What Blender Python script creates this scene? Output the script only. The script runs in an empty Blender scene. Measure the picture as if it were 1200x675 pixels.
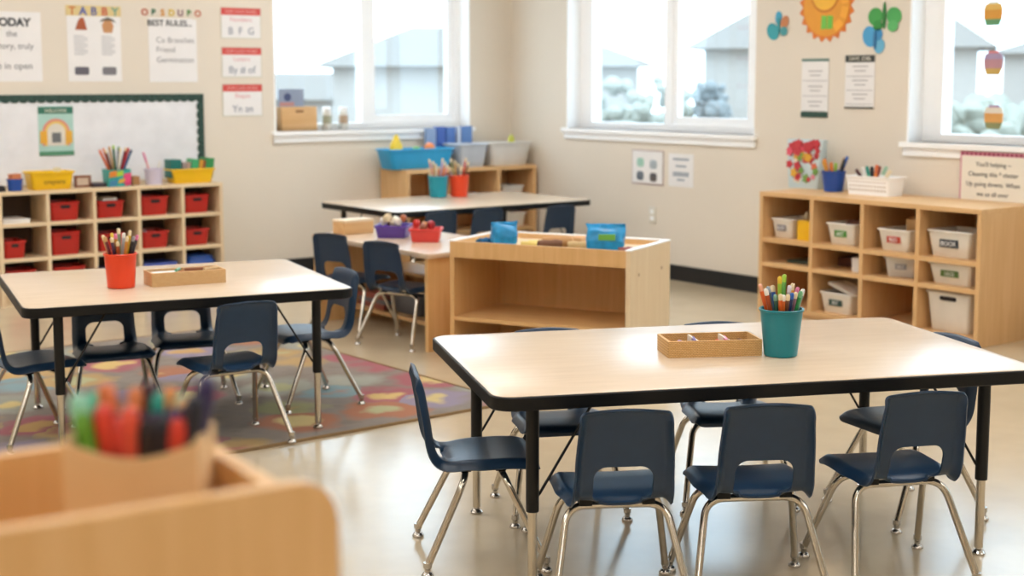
import bpy, bmesh, math, random
from mathutils import Vector, Matrix, noise as mnoise
random.seed(7)
S = bpy.context.scene
COL = S.collection
PI = math.pi
R = math.radians

# ------------------------------------------------------------------ materials
def lin(c):
    return tuple((x / 12.92 if x <= .04045 else ((x + .055) / 1.055) ** 2.4) for x in c)

def hexc(h):
    return lin(tuple(int(h[i:i + 2], 16) / 255 for i in (0, 2, 4)))

def mat(name, col, rough=.5, metal=0., var=.05, scale=8., bump=0., bscale=200., coat=0., spec=.5, stretch=None):
    if isinstance(col, str):
        col = hexc(col)
    m = bpy.data.materials.new(name)
    m.use_nodes = True
    nt = m.node_tree
    b = nt.nodes['Principled BSDF']
    tc = nt.nodes.new('ShaderNodeTexCoord')
    mp = nt.nodes.new('ShaderNodeMapping')
    if stretch:
        mp.inputs['Scale'].default_value = stretch
    nt.links.new(tc.outputs['Object'], mp.inputs['Vector'])
    n = nt.nodes.new('ShaderNodeTexNoise')
    n.inputs['Scale'].default_value = scale
    n.inputs['Detail'].default_value = 3
    nt.links.new(mp.outputs['Vector'], n.inputs['Vector'])
    r = nt.nodes.new('ShaderNodeValToRGB')
    r.color_ramp.elements[0].position = .3
    r.color_ramp.elements[1].position = .7
    r.color_ramp.elements[0].color = tuple(max(0, c * (1 - var)) for c in col) + (1,)
    r.color_ramp.elements[1].color = tuple(min(1, c * (1 + var)) for c in col) + (1,)
    nt.links.new(n.outputs['Fac'], r.inputs['Fac'])
    nt.links.new(r.outputs['Color'], b.inputs['Base Color'])
    b.inputs['Roughness'].default_value = rough
    b.inputs['Metallic'].default_value = metal
    b.inputs['Coat Weight'].default_value = coat
    b.inputs['Specular IOR Level'].default_value = spec
    if bump:
        n2 = nt.nodes.new('ShaderNodeTexNoise')
        n2.inputs['Scale'].default_value = bscale
        nt.links.new(tc.outputs['Object'], n2.inputs['Vector'])
        bp = nt.nodes.new('ShaderNodeBump')
        bp.inputs['Strength'].default_value = bump
        bp.inputs['Distance'].default_value = .002
        nt.links.new(n2.outputs['Fac'], bp.inputs['Height'])
        nt.links.new(bp.outputs['Normal'], b.inputs['Normal'])
    return m

def wood(name, a, c, stretch=(26, 26, 1.6), rough=.42):
    a, c = hexc(a), hexc(c)
    m = bpy.data.materials.new(name)
    m.use_nodes = True
    nt = m.node_tree
    b = nt.nodes['Principled BSDF']
    tc = nt.nodes.new('ShaderNodeTexCoord')
    mp = nt.nodes.new('ShaderNodeMapping')
    mp.inputs['Scale'].default_value = stretch
    nt.links.new(tc.outputs['Object'], mp.inputs['Vector'])
    n = nt.nodes.new('ShaderNodeTexNoise')
    n.inputs['Scale'].default_value = 1.5
    n.inputs['Detail'].default_value = 6
    n.inputs['Distortion'].default_value = .6
    nt.links.new(mp.outputs['Vector'], n.inputs['Vector'])
    r = nt.nodes.new('ShaderNodeValToRGB')
    r.color_ramp.elements[0].position = .25
    r.color_ramp.elements[1].position = .75
    r.color_ramp.elements[0].color = a + (1,)
    r.color_ramp.elements[1].color = c + (1,)
    nt.links.new(n.outputs['Fac'], r.inputs['Fac'])
    nt.links.new(r.outputs['Color'], b.inputs['Base Color'])
    b.inputs['Roughness'].default_value = rough
    return m

def emit(name, col, strength):
    m = bpy.data.materials.new(name)
    m.use_nodes = True
    nt = m.node_tree
    nt.nodes.remove(nt.nodes['Principled BSDF'])
    e = nt.nodes.new('ShaderNodeEmission')
    e.inputs['Color'].default_value = col + (1,)
    e.inputs['Strength'].default_value = strength
    nt.links.new(e.outputs[0], nt.nodes['Material Output'].inputs[0])
    return m

def glass_mat(name):
    m = bpy.data.materials.new(name)
    m.use_nodes = True
    nt = m.node_tree
    nt.nodes.remove(nt.nodes['Principled BSDF'])
    t = nt.nodes.new('ShaderNodeBsdfTransparent')
    t.inputs['Color'].default_value = (.96, .98, .98, 1)
    g = nt.nodes.new('ShaderNodeBsdfGlossy')
    g.inputs['Roughness'].default_value = .02
    mx = nt.nodes.new('ShaderNodeMixShader')
    mx.inputs[0].default_value = .05
    nt.links.new(t.outputs[0], mx.inputs[1])
    nt.links.new(g.outputs[0], mx.inputs[2])
    nt.links.new(mx.outputs[0], nt.nodes['Material Output'].inputs[0])
    return m

def rug_mat():
    m = bpy.data.materials.new('rug_pattern')
    m.use_nodes = True
    nt = m.node_tree
    L = nt.links.new
    b = nt.nodes['Principled BSDF']
    tc = nt.nodes.new('ShaderNodeTexCoord')
    nz = nt.nodes.new('ShaderNodeTexNoise')
    nz.inputs['Scale'].default_value = 6
    nz.inputs['Detail'].default_value = 6
    L(tc.outputs['Object'], nz.inputs['Vector'])
    add = nt.nodes.new('ShaderNodeMixRGB')
    add.blend_type = 'ADD'
    add.inputs[0].default_value = .22
    L(tc.outputs['Object'], add.inputs[1])
    L(nz.outputs['Color'], add.inputs[2])
    v = nt.nodes.new('ShaderNodeTexVoronoi')
    v.inputs['Scale'].default_value = 3.0
    v.inputs['Randomness'].default_value = .8
    L(add.outputs[0], v.inputs['Vector'])
    sep = nt.nodes.new('ShaderNodeSeparateColor')
    L(v.outputs['Color'], sep.inputs[0])
    def ramp(stops, interp='CONSTANT'):
        r = nt.nodes.new('ShaderNodeValToRGB')
        r.color_ramp.interpolation = interp
        e = r.color_ramp.elements
        while len(e) > 1:
            e.remove(e[-1])
        e[0].position = stops[0][0]
        e[0].color = hexc(stops[0][1]) + (1,)
        for p, c in stops[1:]:
            q = e.new(p)
            q.color = hexc(c) + (1,)
        return r
    outer = ramp([(0, 'a8626a'), (.16, '9fa094'), (.32, 'b99a68'), (.48, '968a9e'), (.62, 'b07458'), (.78, '7f9aa0'), (.9, 'a3a276')])
    inner = ramp([(0, 'd9ba78'), (.2, 'c9a266'), (.4, 'b4b288'), (.6, 'd6c084'), (.8, 'b07a66')])
    L(sep.outputs[0], outer.inputs[0])
    L(sep.outputs[1], inner.inputs[0])
    k1 = nt.nodes.new('ShaderNodeValToRGB')
    k1.color_ramp.elements[0].position = .20
    k1.color_ramp.elements[1].position = .30
    L(v.outputs['Distance'], k1.inputs[0])
    k2 = nt.nodes.new('ShaderNodeValToRGB')
    k2.color_ramp.elements[0].position = .40
    k2.color_ramp.elements[1].position = .58
    L(v.outputs['Distance'], k2.inputs[0])
    m1 = nt.nodes.new('ShaderNodeMixRGB')
    L(k1.outputs[0], m1.inputs[0])
    L(inner.outputs[0], m1.inputs[1])
    L(outer.outputs[0], m1.inputs[2])
    base = ramp([(0, '756b62'), (.5, '8f857c'), (1, '7c7678')], 'LINEAR')
    n3 = nt.nodes.new('ShaderNodeTexNoise')
    n3.inputs['Scale'].default_value = 9
    L(tc.outputs['Object'], n3.inputs['Vector'])
    L(n3.outputs['Fac'], base.inputs[0])
    m2 = nt.nodes.new('ShaderNodeMixRGB')
    L(k2.outputs[0], m2.inputs[0])
    L(m1.outputs[0], m2.inputs[1])
    L(base.outputs[0], m2.inputs[2])
    m3 = nt.nodes.new('ShaderNodeMixRGB')
    m3.inputs[0].default_value = .20
    m3.inputs[2].default_value = hexc('7f766f') + (1,)
    L(m2.outputs[0], m3.inputs[1])
    L(m3.outputs[0], b.inputs['Base Color'])
    b.inputs['Roughness'].default_value = .95
    b.inputs['Specular IOR Level'].default_value = .1
    n4 = nt.nodes.new('ShaderNodeTexNoise')
    n4.inputs['Scale'].default_value = 350
    L(tc.outputs['Object'], n4.inputs['Vector'])
    bp = nt.nodes.new('ShaderNodeBump')
    bp.inputs['Strength'].default_value = .5
    bp.inputs['Distance'].default_value = .003
    L(n4.outputs['Fac'], bp.inputs['Height'])
    L(bp.outputs['Normal'], b.inputs['Normal'])
    return m

def basket_mat(name, a, c):
    m = bpy.data.materials.new(name)
    m.use_nodes = True
    nt = m.node_tree
    b = nt.nodes['Principled BSDF']
    tc = nt.nodes.new('ShaderNodeTexCoord')
    br = nt.nodes.new('ShaderNodeTexBrick')
    br.inputs['Scale'].default_value = 62
    br.inputs['Color1'].default_value = hexc(a) + (1,)
    br.inputs['Color2'].default_value = hexc(c) + (1,)
    br.inputs['Mortar'].default_value = hexc('96703c') + (1,)
    br.inputs['Mortar Size'].default_value = .026
    mp = nt.nodes.new('ShaderNodeMapping')
    mp.inputs['Rotation'].default_value = (PI / 2, 0, 0)
    nt.links.new(tc.outputs['Object'], mp.inputs[0])
    nt.links.new(mp.outputs[0], br.inputs['Vector'])
    nt.links.new(br.outputs['Color'], b.inputs['Base Color'])
    bp = nt.nodes.new('ShaderNodeBump')
    bp.inputs['Strength'].default_value = .4
    bp.inputs['Distance'].default_value = .002
    nt.links.new(br.outputs['Fac'], bp.inputs['Height'])
    bp.invert = True
    nt.links.new(bp.outputs['Normal'], b.inputs['Normal'])
    b.inputs['Roughness'].default_value = .6
    return m

M = dict(
    wall=mat('wall_paint', 'dfd5c6', .75, var=.015, scale=2, bump=.05, bscale=300),
    ceil=mat('ceiling_paint', 'f2f0ea', .9, var=.02),
    floor=mat('floor_vinyl', 'c5b498', .19, var=.05, scale=5, spec=.85),
    base=mat('baseboard_vinyl', '16181b', .5),
    white=mat('white_trim', 'fafbfc', .4, var=.01),
    navy=mat('navy_plastic', '17314b', .36, var=.06, scale=30, bump=.12, bscale=400),
    chrome=mat('chrome_tube', 'c9c2b6', .16, 1., var=.03),
    nickel=mat('nickel_glide', 'c4c0ba', .22, 1.),
    black=mat('black_edge', '08090a', .45, spec=.3),
    blackmetal=mat('black_enamel', '08090a', .4, spec=.35),
    lam=mat('maple_laminate', 'd4bea5', .25, var=.03, scale=3, stretch=(2, 12, 1)),
    maple=wood('maple_board', 'd3a671', 'e0b885'),
    maple_h=wood('maple_board_flat', 'd3a671', 'e0b885', (1.6, 26, 26)),
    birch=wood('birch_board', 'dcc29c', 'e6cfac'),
    birch_h=wood('birch_board_flat', 'dcc29c', 'e6cfac', (1.6, 26, 26)),
    oak=wood('honey_board', 'd3a468', 'e0b57e'),
    oak_h=wood('honey_board_flat', 'd3a468', 'e0b57e', (1.6, 26, 26)),
    redtub=mat('red_plastic', 'b9231c', .35),
    yellow=mat('yellow_plastic', 'efc018', .35),
    bluetub=mat('sky_blue_plastic', '2a9fd6', .35),
    navycup=mat('royal_blue_plastic', '1d4a9c', .35),
    greytub=mat('grey_plastic', 'bcc4cf', .4),
    lighttub=mat('pale_plastic', 'd8d6d2', .4),
    whitetub=mat('white_plastic', 'e6e0d6', .4),
    purple=mat('purple_plastic', '5a3f9a', .35),
    coral=mat('coral_plastic', 'd8443f', .35),
    teal=mat('teal_plastic', '0c7985', .32),
    orange=mat('orange_red_plastic', 'e2431d', .32),
    paper=mat('paper', 'e9e7e6', .8, var=.02),
    cream=mat('cream_paper', 'e8e2d4', .8, var=.02),
    ink=mat('ink', '3a3c40', .8),
    softink=mat('grey_ink', '8f8f92', .8),
    dark=mat('dark_slot', '20181a', .7),
    rug=rug_mat(),
    rugedge=mat('rug_binding', '8a6f4c', .9),
    basket=basket_mat('basket_weave', 'd8ae74', 'cfa264'),
    basket2=basket_mat('pale_basket_weave', 'e0bb88', 'd8ae78'),
    kraft=wood('kraft_board', 'e0ba88', 'e8c696', (8, 8, 8), .7),
    glass=glass_mat('window_glass'),
    fill=emit('fill_glow', (.985, .985, .985), 10.2),  # glow of the unseen panels added as room fill
)
_pc = {}
def plas(h, rough=.4):
    k = (h, rough)
    if k not in _pc:
        _pc[k] = mat('tint_' + h, h, rough)
    return _pc[k]

# ------------------------------------------------------------------ mesh helpers
def box(bm, x0, x1, y0, y1, z0, z1, mi=0):
    v = [bm.verts.new((x, y, z)) for z in (z0, z1) for y in (y0, y1) for x in (x0, x1)]
    for f in ((0, 2, 3, 1), (4, 5, 7, 6), (0, 1, 5, 4), (2, 6, 7, 3), (0, 4, 6, 2), (1, 3, 7, 5)):
        bm.faces.new([v[i] for i in f]).material_index = mi
    return v

def bevel_all(bm, w, seg=2):
    bmesh.ops.bevel(bm, geom=[e for e in bm.edges if len(e.link_faces) == 2 and e.calc_face_angle() > .6], offset=w, segments=seg, affect='EDGES', profile=.5)

def ring_pts(w, d, r, n=6):
    pts = []
    r = min(r, w / 2 - 1e-4, d / 2 - 1e-4)
    for cx, cy, a0 in ((w / 2 - r, d / 2 - r, 0), (-w / 2 + r, d / 2 - r, 90), (-w / 2 + r, -d / 2 + r, 180), (w / 2 - r, -d / 2 + r, 270)):
        for k in range(n + 1):
            a = R(a0 + 90 * k / n)
            pts.append((cx + r * math.cos(a), cy + r * math.sin(a)))
    return pts

def loft(bm, rings, cap0=True, cap1=True, mi=0):
    loops = [[bm.verts.new(p) for p in ring] for ring in rings]
    n = len(loops[0])
    for a, b in zip(loops, loops[1:]):
        for i in range(n):
            j = (i + 1) % n
            bm.faces.new((a[i], a[j], b[j], b[i])).material_index = mi
    if cap0:
        bm.faces.new(list(reversed(loops[0]))).material_index = mi
    if cap1:
        bm.faces.new(loops[-1]).material_index = mi

def rr_loft(bm, spec, r, n=6, mi=0, cx=0, cy=0):
    loft(bm, [[(cx + x, cy + y, z) for x, y in ring_pts(w, d, max(.001, r + dr), n)] for w, d, z, dr in spec], mi=mi)

def lathe(bm, prof, n=24, mi=0):
    loft(bm, [[(r * math.cos(2 * PI * k / n), r * math.sin(2 * PI * k / n), z) for k in range(n)] for r, z in prof], mi=mi)

def tube(bm, pts, r, n=10, mi=0):
    pts = [Vector(p) for p in pts]
    rs = r if isinstance(r, (list, tuple)) else [r] * len(pts)
    t0 = (pts[1] - pts[0]).normalized()
    nrm = t0.orthogonal().normalized()
    rings = []
    for i, p in enumerate(pts):
        t = (pts[min(i + 1, len(pts) - 1)] - pts[max(i - 1, 0)]).normalized()
        nrm = (nrm - t * nrm.dot(t)).normalized()
        bn = t.cross(nrm)
        rings.append([p + (nrm * math.cos(2 * PI * k / n) + bn * math.sin(2 * PI * k / n)) * rs[i] for k in range(n)])
    loft(bm, rings, mi=mi)

def bend(pts, rad, n=5):
    pts = [Vector(p) for p in pts]
    out = [pts[0]]
    for a, b, c in zip(pts, pts[1:], pts[2:]):
        d = min(rad, (a - b).length * .48, (c - b).length * .48)
        p, q = b + (a - b).normalized() * d, b + (c - b).normalized() * d
        for k in range(n + 1):
            t = k / n
            out.append((1 - t) ** 2 * p + 2 * t * (1 - t) * b + t * t * q)
    out.append(pts[-1])
    return out

def prism(bm, outline, y0, y1, mi=0):
    """outline in x/z, extruded along y"""
    loft(bm, [[(x, y1, z) for x, z in outline], [(x, y0, z) for x, z in outline]], mi=mi)

def obj(name, bm, m, parent=None, loc=(0, 0, 0), rz=0, smooth=True, rot=None):
    bmesh.ops.recalc_face_normals(bm, faces=bm.faces)
    me = bpy.data.meshes.new(name)
    bm.to_mesh(me)
    bm.free()
    for x in (m if isinstance(m, (list, tuple)) else [m]):
        me.materials.append(x)
    if smooth:
        me.shade_smooth()
        me.set_sharp_from_angle(angle=R(35))
    o = bpy.data.objects.new(name, me)
    COL.objects.link(o)
    o.location = loc
    o.rotation_euler = rot if rot else (0, 0, rz)
    if parent:
        o.parent = parent
    return o

def tag(o, label, cat, group=None):
    o['label'] = label
    o['category'] = cat
    if group:
        o['group'] = group
    return o

def thing(name, label, cat, loc=(0, 0, 0), rz=0, group=None):
    o = bpy.data.objects.new(name, None)
    o.empty_display_size = .1
    COL.objects.link(o)
    o.location = loc
    o.rotation_euler = (0, 0, rz)
    return tag(o, label, cat, group)

def struct(o):
    o['kind'] = 'structure'
    return o

def copy_tree(o, parent=None):
    c = o.copy()
    COL.objects.link(c)
    if parent:
        c.parent = parent
    for ch in list(o.children):
        copy_tree(ch, c)
    return c

def bx(name, dims, m, parent=None, bev=.003, **kw):
    bm = bmesh.new()
    box(bm, *dims)
    if bev:
        bevel_all(bm, bev)
    return obj(name, bm, m, parent, **kw)

def text(parent, body, size, m, loc, name='lettering', align='CENTER', rz=0, flat=False, bold=0):
    c = bpy.data.curves.new(name, 'FONT')
    c.body = body
    c.size = size
    c.align_x = align
    c.extrude = .0006
    c.offset = bold
    c.materials.append(m)
    tmp = bpy.data.objects.new(name + '_curve', c)
    COL.objects.link(tmp)
    bpy.context.view_layer.update()
    me = bpy.data.meshes.new_from_object(tmp.evaluated_get(bpy.context.evaluated_depsgraph_get()))
    bpy.data.objects.remove(tmp)
    bpy.data.curves.remove(c)
    o = bpy.data.objects.new(name, me)
    COL.objects.link(o)
    o.parent = parent
    o.location = loc
    o.rotation_euler = (0, 0, 0) if flat else (PI / 2, 0, rz)
    return o

# ------------------------------------------------------------------ room  (camera stands at x=0, y=0)
XB, YA = 6.52, 8.66            # inner faces of the right and the back wall
X0, Y0, HC = -2.6, -3.0, 3.05
WT = .22
WIN_A = (4.522, 6.137, .975, 2.55)
WIN_B = [(6.159, 7.998, .98, 2.55), (3.17, 5.014, .98, 2.55), (.2, 2.04, .98, 2.55)]

bm = bmesh.new(); box(bm, X0 - WT, XB + WT, Y0 - WT, YA + WT, -.1, 0)
struct(obj('floor', bm, M['floor']))
bm = bmesh.new(); box(bm, X0 - WT, XB + WT, Y0 - WT, YA + WT, HC, HC + .1)
struct(obj('ceiling', bm, M['ceil']))

def wall_with_holes(name, axis, a0, a1, inner, outer, holes):
    bm = bmesh.new()
    def b(p0, p1, z0, z1):
        lo, hi = min(inner, outer), max(inner, outer)
        if axis == 'x':
            box(bm, p0, p1, lo, hi, z0, z1)
        else:
            box(bm, lo, hi, p0, p1, z0, z1)
    cur = a0
    for h0, h1, z0, z1 in sorted(holes):
        b(cur, h0, 0, HC); b(h0, h1, 0, z0); b(h0, h1, z1, HC)
        cur = h1
    b(cur, a1, 0, HC)
    return struct(obj(name, bm, M['wall'], smooth=False))

wall_with_holes('wall_back', 'x', X0, XB, YA, YA + WT, [WIN_A])
wall_with_holes('wall_right', 'y', Y0, YA + WT, XB, XB + WT, WIN_B)
wall_with_holes('wall_left', 'y', Y0, YA + WT, X0, X0 - WT, [])
wall_with_holes('wall_front', 'x', X0, XB, Y0, Y0 - WT, [])
struct(bx('baseboard_back', (X0, XB, YA - .012, YA - .0005, .0005, .102), M['base'], bev=.004))
struct(bx('baseboard_right', (XB - .012, XB - .0005, Y0, YA - .0125, .0005, .102), M['base'], bev=.004))

def window(name, w, h, frame_w, split, loc, rz, sash_side):
    """local x right, y outward; opening 0..w x 0..h, front of wall at y=0"""
    e = bpy.data.objects.new(name, None); COL.objects.link(e); e.location = loc; e.rotation_euler = (0, 0, rz); struct(e)
    bm = bmesh.new()
    for d in ((0, frame_w, .12, .21, 0, h), (w - frame_w, w, .12, .21, 0, h), (frame_w, w - frame_w, .12, .21, 0, .045), (frame_w, w - frame_w, .12, .21, h - .05, h)):
        box(bm, *d)
    bevel_all(bm, .004)
    obj('window_frame', bm, M['white'], e)
    bm = bmesh.new(); box(bm, split - .035, split + .035, .125, .205, .045, h - .05); bevel_all(bm, .004)
    obj('window_mullion', bm, M['white'], e)
    xs = (split + .03, w - frame_w) if sash_side > 0 else (frame_w, split - .03)
    bm = bmesh.new()
    for d in ((xs[0], xs[0] + .05, .135, .185, .045, h - .05), (xs[1] - .05, xs[1], .135, .185, .045, h - .05), (xs[0] + .05, xs[1] - .05, .135, .185, .046, .095), (xs[0] + .05, xs[1] - .05, .135, .185, h - .1, h - .051)):
        box(bm, *d)
    bevel_all(bm, .004)
    obj('window_sash', bm, M['white'], e)
    for a, b in ((frame_w, split - .03), (split + .03, w - frame_w)):
        bm = bmesh.new(); box(bm, a + .004, b - .004, .158, .162, .046, h - .051)
        obj('window_pane', bm, M['glass'], e, smooth=False)
    bm = bmesh.new()
    box(bm, -.012, .0, .0, .12, .0, h); box(bm, w, w + .012, .0, .12, .0, h)
    for v in bm.verts:
        v.co.x = v.co.x + (.0125 if v.co.x < w / 2 else -.0125)
    obj('window_reveal', bm, M['white'], e)
    bm = bmesh.new(); box(bm, -.025, w + .025, -.035, .13, -.028, .0); box(bm, -.012, w + .012, -.016, -.0005, -.075, -.028)
    bevel_all(bm, .004)
    obj('window_sill', bm, M['white'], e)
    bm = bmesh.new(); box(bm, .0, w, .0, .12, h - .012, h - .0005)
    obj('window_header', bm, M['white'], e)
    return e

window('window_1', WIN_A[1] - WIN_A[0], WIN_A[3] - WIN_A[2], .06, .795, (WIN_A[0], YA, WIN_A[2]), 0, 1)
for i, (a, b, z0, z1) in enumerate(WIN_B):
    window('window_%d' % (i + 2), b - a, z1 - z0, .14, .93, (XB, b, z0), -PI / 2, 1)

# ------------------------------------------------------------------ fill panels added at the ceiling (out of frame, brightening the room)
k = 0
for x in (-.6, 2.0, 4.6):
    for y in (-.8, 2.0, 4.8, 7.2):
        nm = ['window end', 'middle', 'door end'][2 - int((x + .6) / 2.6 + .1)]
        t = thing('fill_panel', 'flat white unseen fill panel added at the ceiling, with pale metal frame', 'fill light', (x, y, HC - .045), 0, 'added fill panels')
        bm = bmesh.new()
        for d in ((-.6, .6, -.32, -.29), (-.6, .6, .29, .32), (-.6, -.57, -.29, .29), (.57, .6, -.29, .29)):
            box(bm, *d, 0, .045)
        obj('fill_frame', bm, M['white'], t)
        bm = bmesh.new(); box(bm, -.57, .57, -.29, .29, .01, .04)
        obj('fill_diffuser', bm, M['fill'], t)

# ------------------------------------------------------------------ chairs
def build_chair():
    prof = [(.152, .268), (.150, .281), (.140, .292), (.120, .297), (.07, .300), (.02, .299), (-.04, .297), (-.085, .292),
            (-.114, .297), (-.132, .320), (-.142, .362), (-.149, .41), (-.157, .455), (-.165, .50), (-.172, .525), (-.178, .534), (-.186, .538)]
    P = [Vector(p) for p in prof]
    dense = []
    for i in range(len(P) - 1):
        p0, p1, p2, p3 = P[max(i - 1, 0)], P[i], P[i + 1], P[min(i + 2, len(P) - 1)]
        for q in range(8):
            t = q / 8
            dense.append(.5 * ((2 * p1) + (p2 - p0) * t + (2 * p0 - 5 * p1 + 4 * p2 - p3) * t * t + (3 * p1 - p0 - 3 * p2 + p3) * t ** 3))
    dense.append(P[-1])
    cum = [0]
    for a, b in zip(dense, dense[1:]):
        cum.append(cum[-1] + (b - a).length)
    Ltot = cum[-1]
    def at(s):
        s = min(max(s, 0), Ltot)
        for i in range(len(cum) - 1):
            if s <= cum[i + 1]:
                t = (s - cum[i]) / max(cum[i + 1] - cum[i], 1e-9)
                return dense[i].lerp(dense[i + 1], t)
        return dense[-1]
    def tan(s):
        return (at(s + .006) - at(s - .006)).normalized()
    def s_at(cond):
        for s, p in zip(cum, dense):
            if cond(p):
                return s
    s_turn = s_at(lambda p: p.x < -.085)
    s_h0, s_h1 = s_at(lambda p: p.x < -.100), s_at(lambda p: p.y > .384)
    WK = [(0, .140), (.05, .150), (.17, .150), (s_turn, .133), (s_turn + .05, .126), (s_turn + .12, .123), (Ltot, .114)]
    def hw(s):
        for (a, wa), (b, wb) in zip(WK, WK[1:]):
            if s <= b:
                t = (s - a) / (b - a)
                t = t * t * (3 - 2 * t)
                w = wa + (wb - wa) * t
                break
        else:
            w = WK[-1][1]
        rc = .027
        d = min(s, Ltot - s)
        if d < rc:
            w -= rc - math.sqrt(max(rc * rc - (rc - d) ** 2, 0))
        return w
    def surf(u, s):
        p, t = at(s), tan(s)
        out = Vector((-t.y, t.x))
        fade0 = min(1, min(s, Ltot - s) / .06)
        f = -.007 * u * u * fade0
        if abs(u) > .80:
            q = (abs(u) - .80) / .20
            fade = min(1, min(s, Ltot - s) / .045)
            f += .024 * q ** 1.8 * fade * fade * (3 - 2 * fade)
        if s < s_h0 + .002:
            k_ = max(0, 1 - (abs(u) * hw(s) / .070) ** 4)
            f += .013 * k_ * math.exp(-((s - s_h0) / .016) ** 2)
        # waterfall front edge dips in the middle
        top = max(0, (s - (Ltot - .07)) / .07)
        return Vector((u * hw(s), p.x + out.x * f, p.y + out.y * f - .007 * u * u * top))
    hx, hc, hh, hr = .074, (s_h0 + s_h1) / 2, (s_h1 - s_h0) / 2, .034
    def sd(x, s):
        qx, qs = abs(x) - hx + hr, abs(s - hc) - hh + hr
        return math.hypot(max(qx, 0), max(qs, 0)) + min(max(qx, qs), 0) - hr
    us = sorted(set([-1, -.97, -.94, -.9, -.86, -.82] + [-.78 + 1.56 * k / 30 for k in range(31)] + [.82, .86, .9, .94, .97, 1]))
    ss = [0, .002, .005, .009, .014, .02, .027, .035]
    s = .043
    while s < Ltot - .04:
        ss.append(s)
        s += .006 if s_turn - .02 < s < s_h1 + .03 else .011
    ss += [Ltot - q for q in (.035, .027, .02, .014, .009, .005, .002, 0)]
    bm = bmesh.new()
    grid, ok = {}, {}
    for j, s in enumerate(ss):
        for i, u in enumerate(us):
            w = hw(s)
            d = sd(u * w, s)
            grid[i, j] = (u, s)
            ok[i, j] = d > -.0005
    verts = {}
    cells = [(i, j) for i in range(len(us) - 1) for j in range(len(ss) - 1) if all(ok[a, b] for a, b in ((i, j), (i + 1, j), (i + 1, j + 1), (i, j + 1)))]
    used = {c: 0 for c in grid}
    for i, j in cells:
        for c in ((i, j), (i + 1, j), (i + 1, j + 1), (i, j + 1)):
            used[c] += 1
    for c, n in used.items():
        if not n:
            continue
        u, s = grid[c]
        x = u * hw(s)
        interior = 0 < c[0] < len(us) - 1 and 0 < c[1] < len(ss) - 1
        if interior and n < 4:
            for _ in range(8):
                d = sd(x, s)
                gx = (sd(x + 1e-4, s) - sd(x - 1e-4, s)) / 2e-4
                gs = (sd(x, s + 1e-4) - sd(x, s - 1e-4)) / 2e-4
                g2 = gx * gx + gs * gs + 1e-9
                x -= d * gx / g2
                s -= d * gs / g2
            u = x / hw(s)
        verts[c] = bm.verts.new(surf(u, s))
    for i, j in cells:
        bm.faces.new([verts[c] for c in ((i, j), (i + 1, j), (i + 1, j + 1), (i, j + 1))])
    bmesh.ops.recalc_face_normals(bm, faces=bm.faces)
    bmesh.ops.solidify(bm, geom=bm.faces[:], thickness=.006)
    root = thing('school_chair', 'x', 'chair')
    obj('seat_shell', bm, M['navy'], root)
    for sy in (1, -1):
        for sx in (1, -1):
            pts = bend([(0, sy * .048, .261), (sx * .125, sy * .050, .261), (sx * .171, sy * .158, .034)], .05, 8)
            bm = bmesh.new(); tube(bm, pts, .0098, 12)
            lg = obj('leg', bm, M['chrome'], root)
            bm = bmesh.new()
            lathe(bm, [(.0045, .040), (.0115, .040), (.0118, .026), (.009, .023), (.0075, .014), (.012, .012), (.0165, .006), (.0170, .002), (.0150, .0005)], 16)
            bmesh.ops.translate(bm, verts=bm.verts, vec=(sx * .1722, sy * .1605, 0))
            obj('glide', bm, M['nickel'], lg)
    for sy in (1, -1):
        for sx in (1, -1):
            bm = bmesh.new()
            box(bm, sx * .08 - .016, sx * .08 + .016, sy * .048 - .014, sy * .048 + .014, .262, .296)
            bevel_all(bm, .003)
            obj('seat_mount', bm, M['black'], root)
    return root

G_CH = 'navy classroom chairs'
chairs = [
    (2.332, 2.667, 59, 'navy chair with its back to us, leftmost of three along the front table'),
    (2.653, 2.500, 58, 'navy chair with its back to us, middle of three along the front table'),
    (3.054, 2.366, 65, 'navy chair with its back to us, rightmost of three along the front table'),
    (2.261, 3.151, -29, 'navy chair seen side-on at left end of the front table'),
    (3.540, 2.690, 166, 'navy chair at right end of the front table, nearest the maple cubby'),
    (2.704, 3.344, -115.6, 'navy chair on far side of the front table, in front of sand table'),
    (3.204, 3.114, -121, 'navy chair on far side of the front table, behind the woven crayon tray'),
    (2.245, 4.695, 87, 'navy chair with its back to us at the table on the rug'),
    (2.785, 5.09, 175, 'navy chair at right end of the rug table, behind two thin black braces'),
    (2.06, 5.345, -101, 'navy chair facing us under the rug table, below the red pencil cup'),
    (2.41, 5.41, -105, 'navy chair facing us under the rug table, below the long crayon tray'),
    (1.68, 5.14, 4, 'navy chair cut by picture edge at left end of the rug table'),
    (3.835, 5.99, 19, 'navy chair at the wooden play table, pulled up before the coral tray'),
    (3.815, 6.46, 20, 'navy chair at the wooden play table, beside the plain wooden box'),
    (5.165, 7.28, 90, 'navy chair at far table by the corner, below the orange-red pot'),
    (5.66, 7.17, 88, 'navy chair at right end of the far table by the corner'),
    (4.815, 7.28, 90, 'navy chair at far table by the corner, hidden behind purple and coral trays'),
]
proto = build_chair()
for i, (x, y, a, lb) in enumerate(chairs):
    c = proto if i == 0 else copy_tree(proto)
    c.location = (x, y, .0115 if 7 <= i <= 11 else 0)
    if i in (9, 10):
        c.scale = (1, 1, .9)      # the lower chairs that tuck right under the table
    c.rotation_euler = (0, 0, R(a - 90))
    tag(c, lb, 'chair', G_CH)

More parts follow.
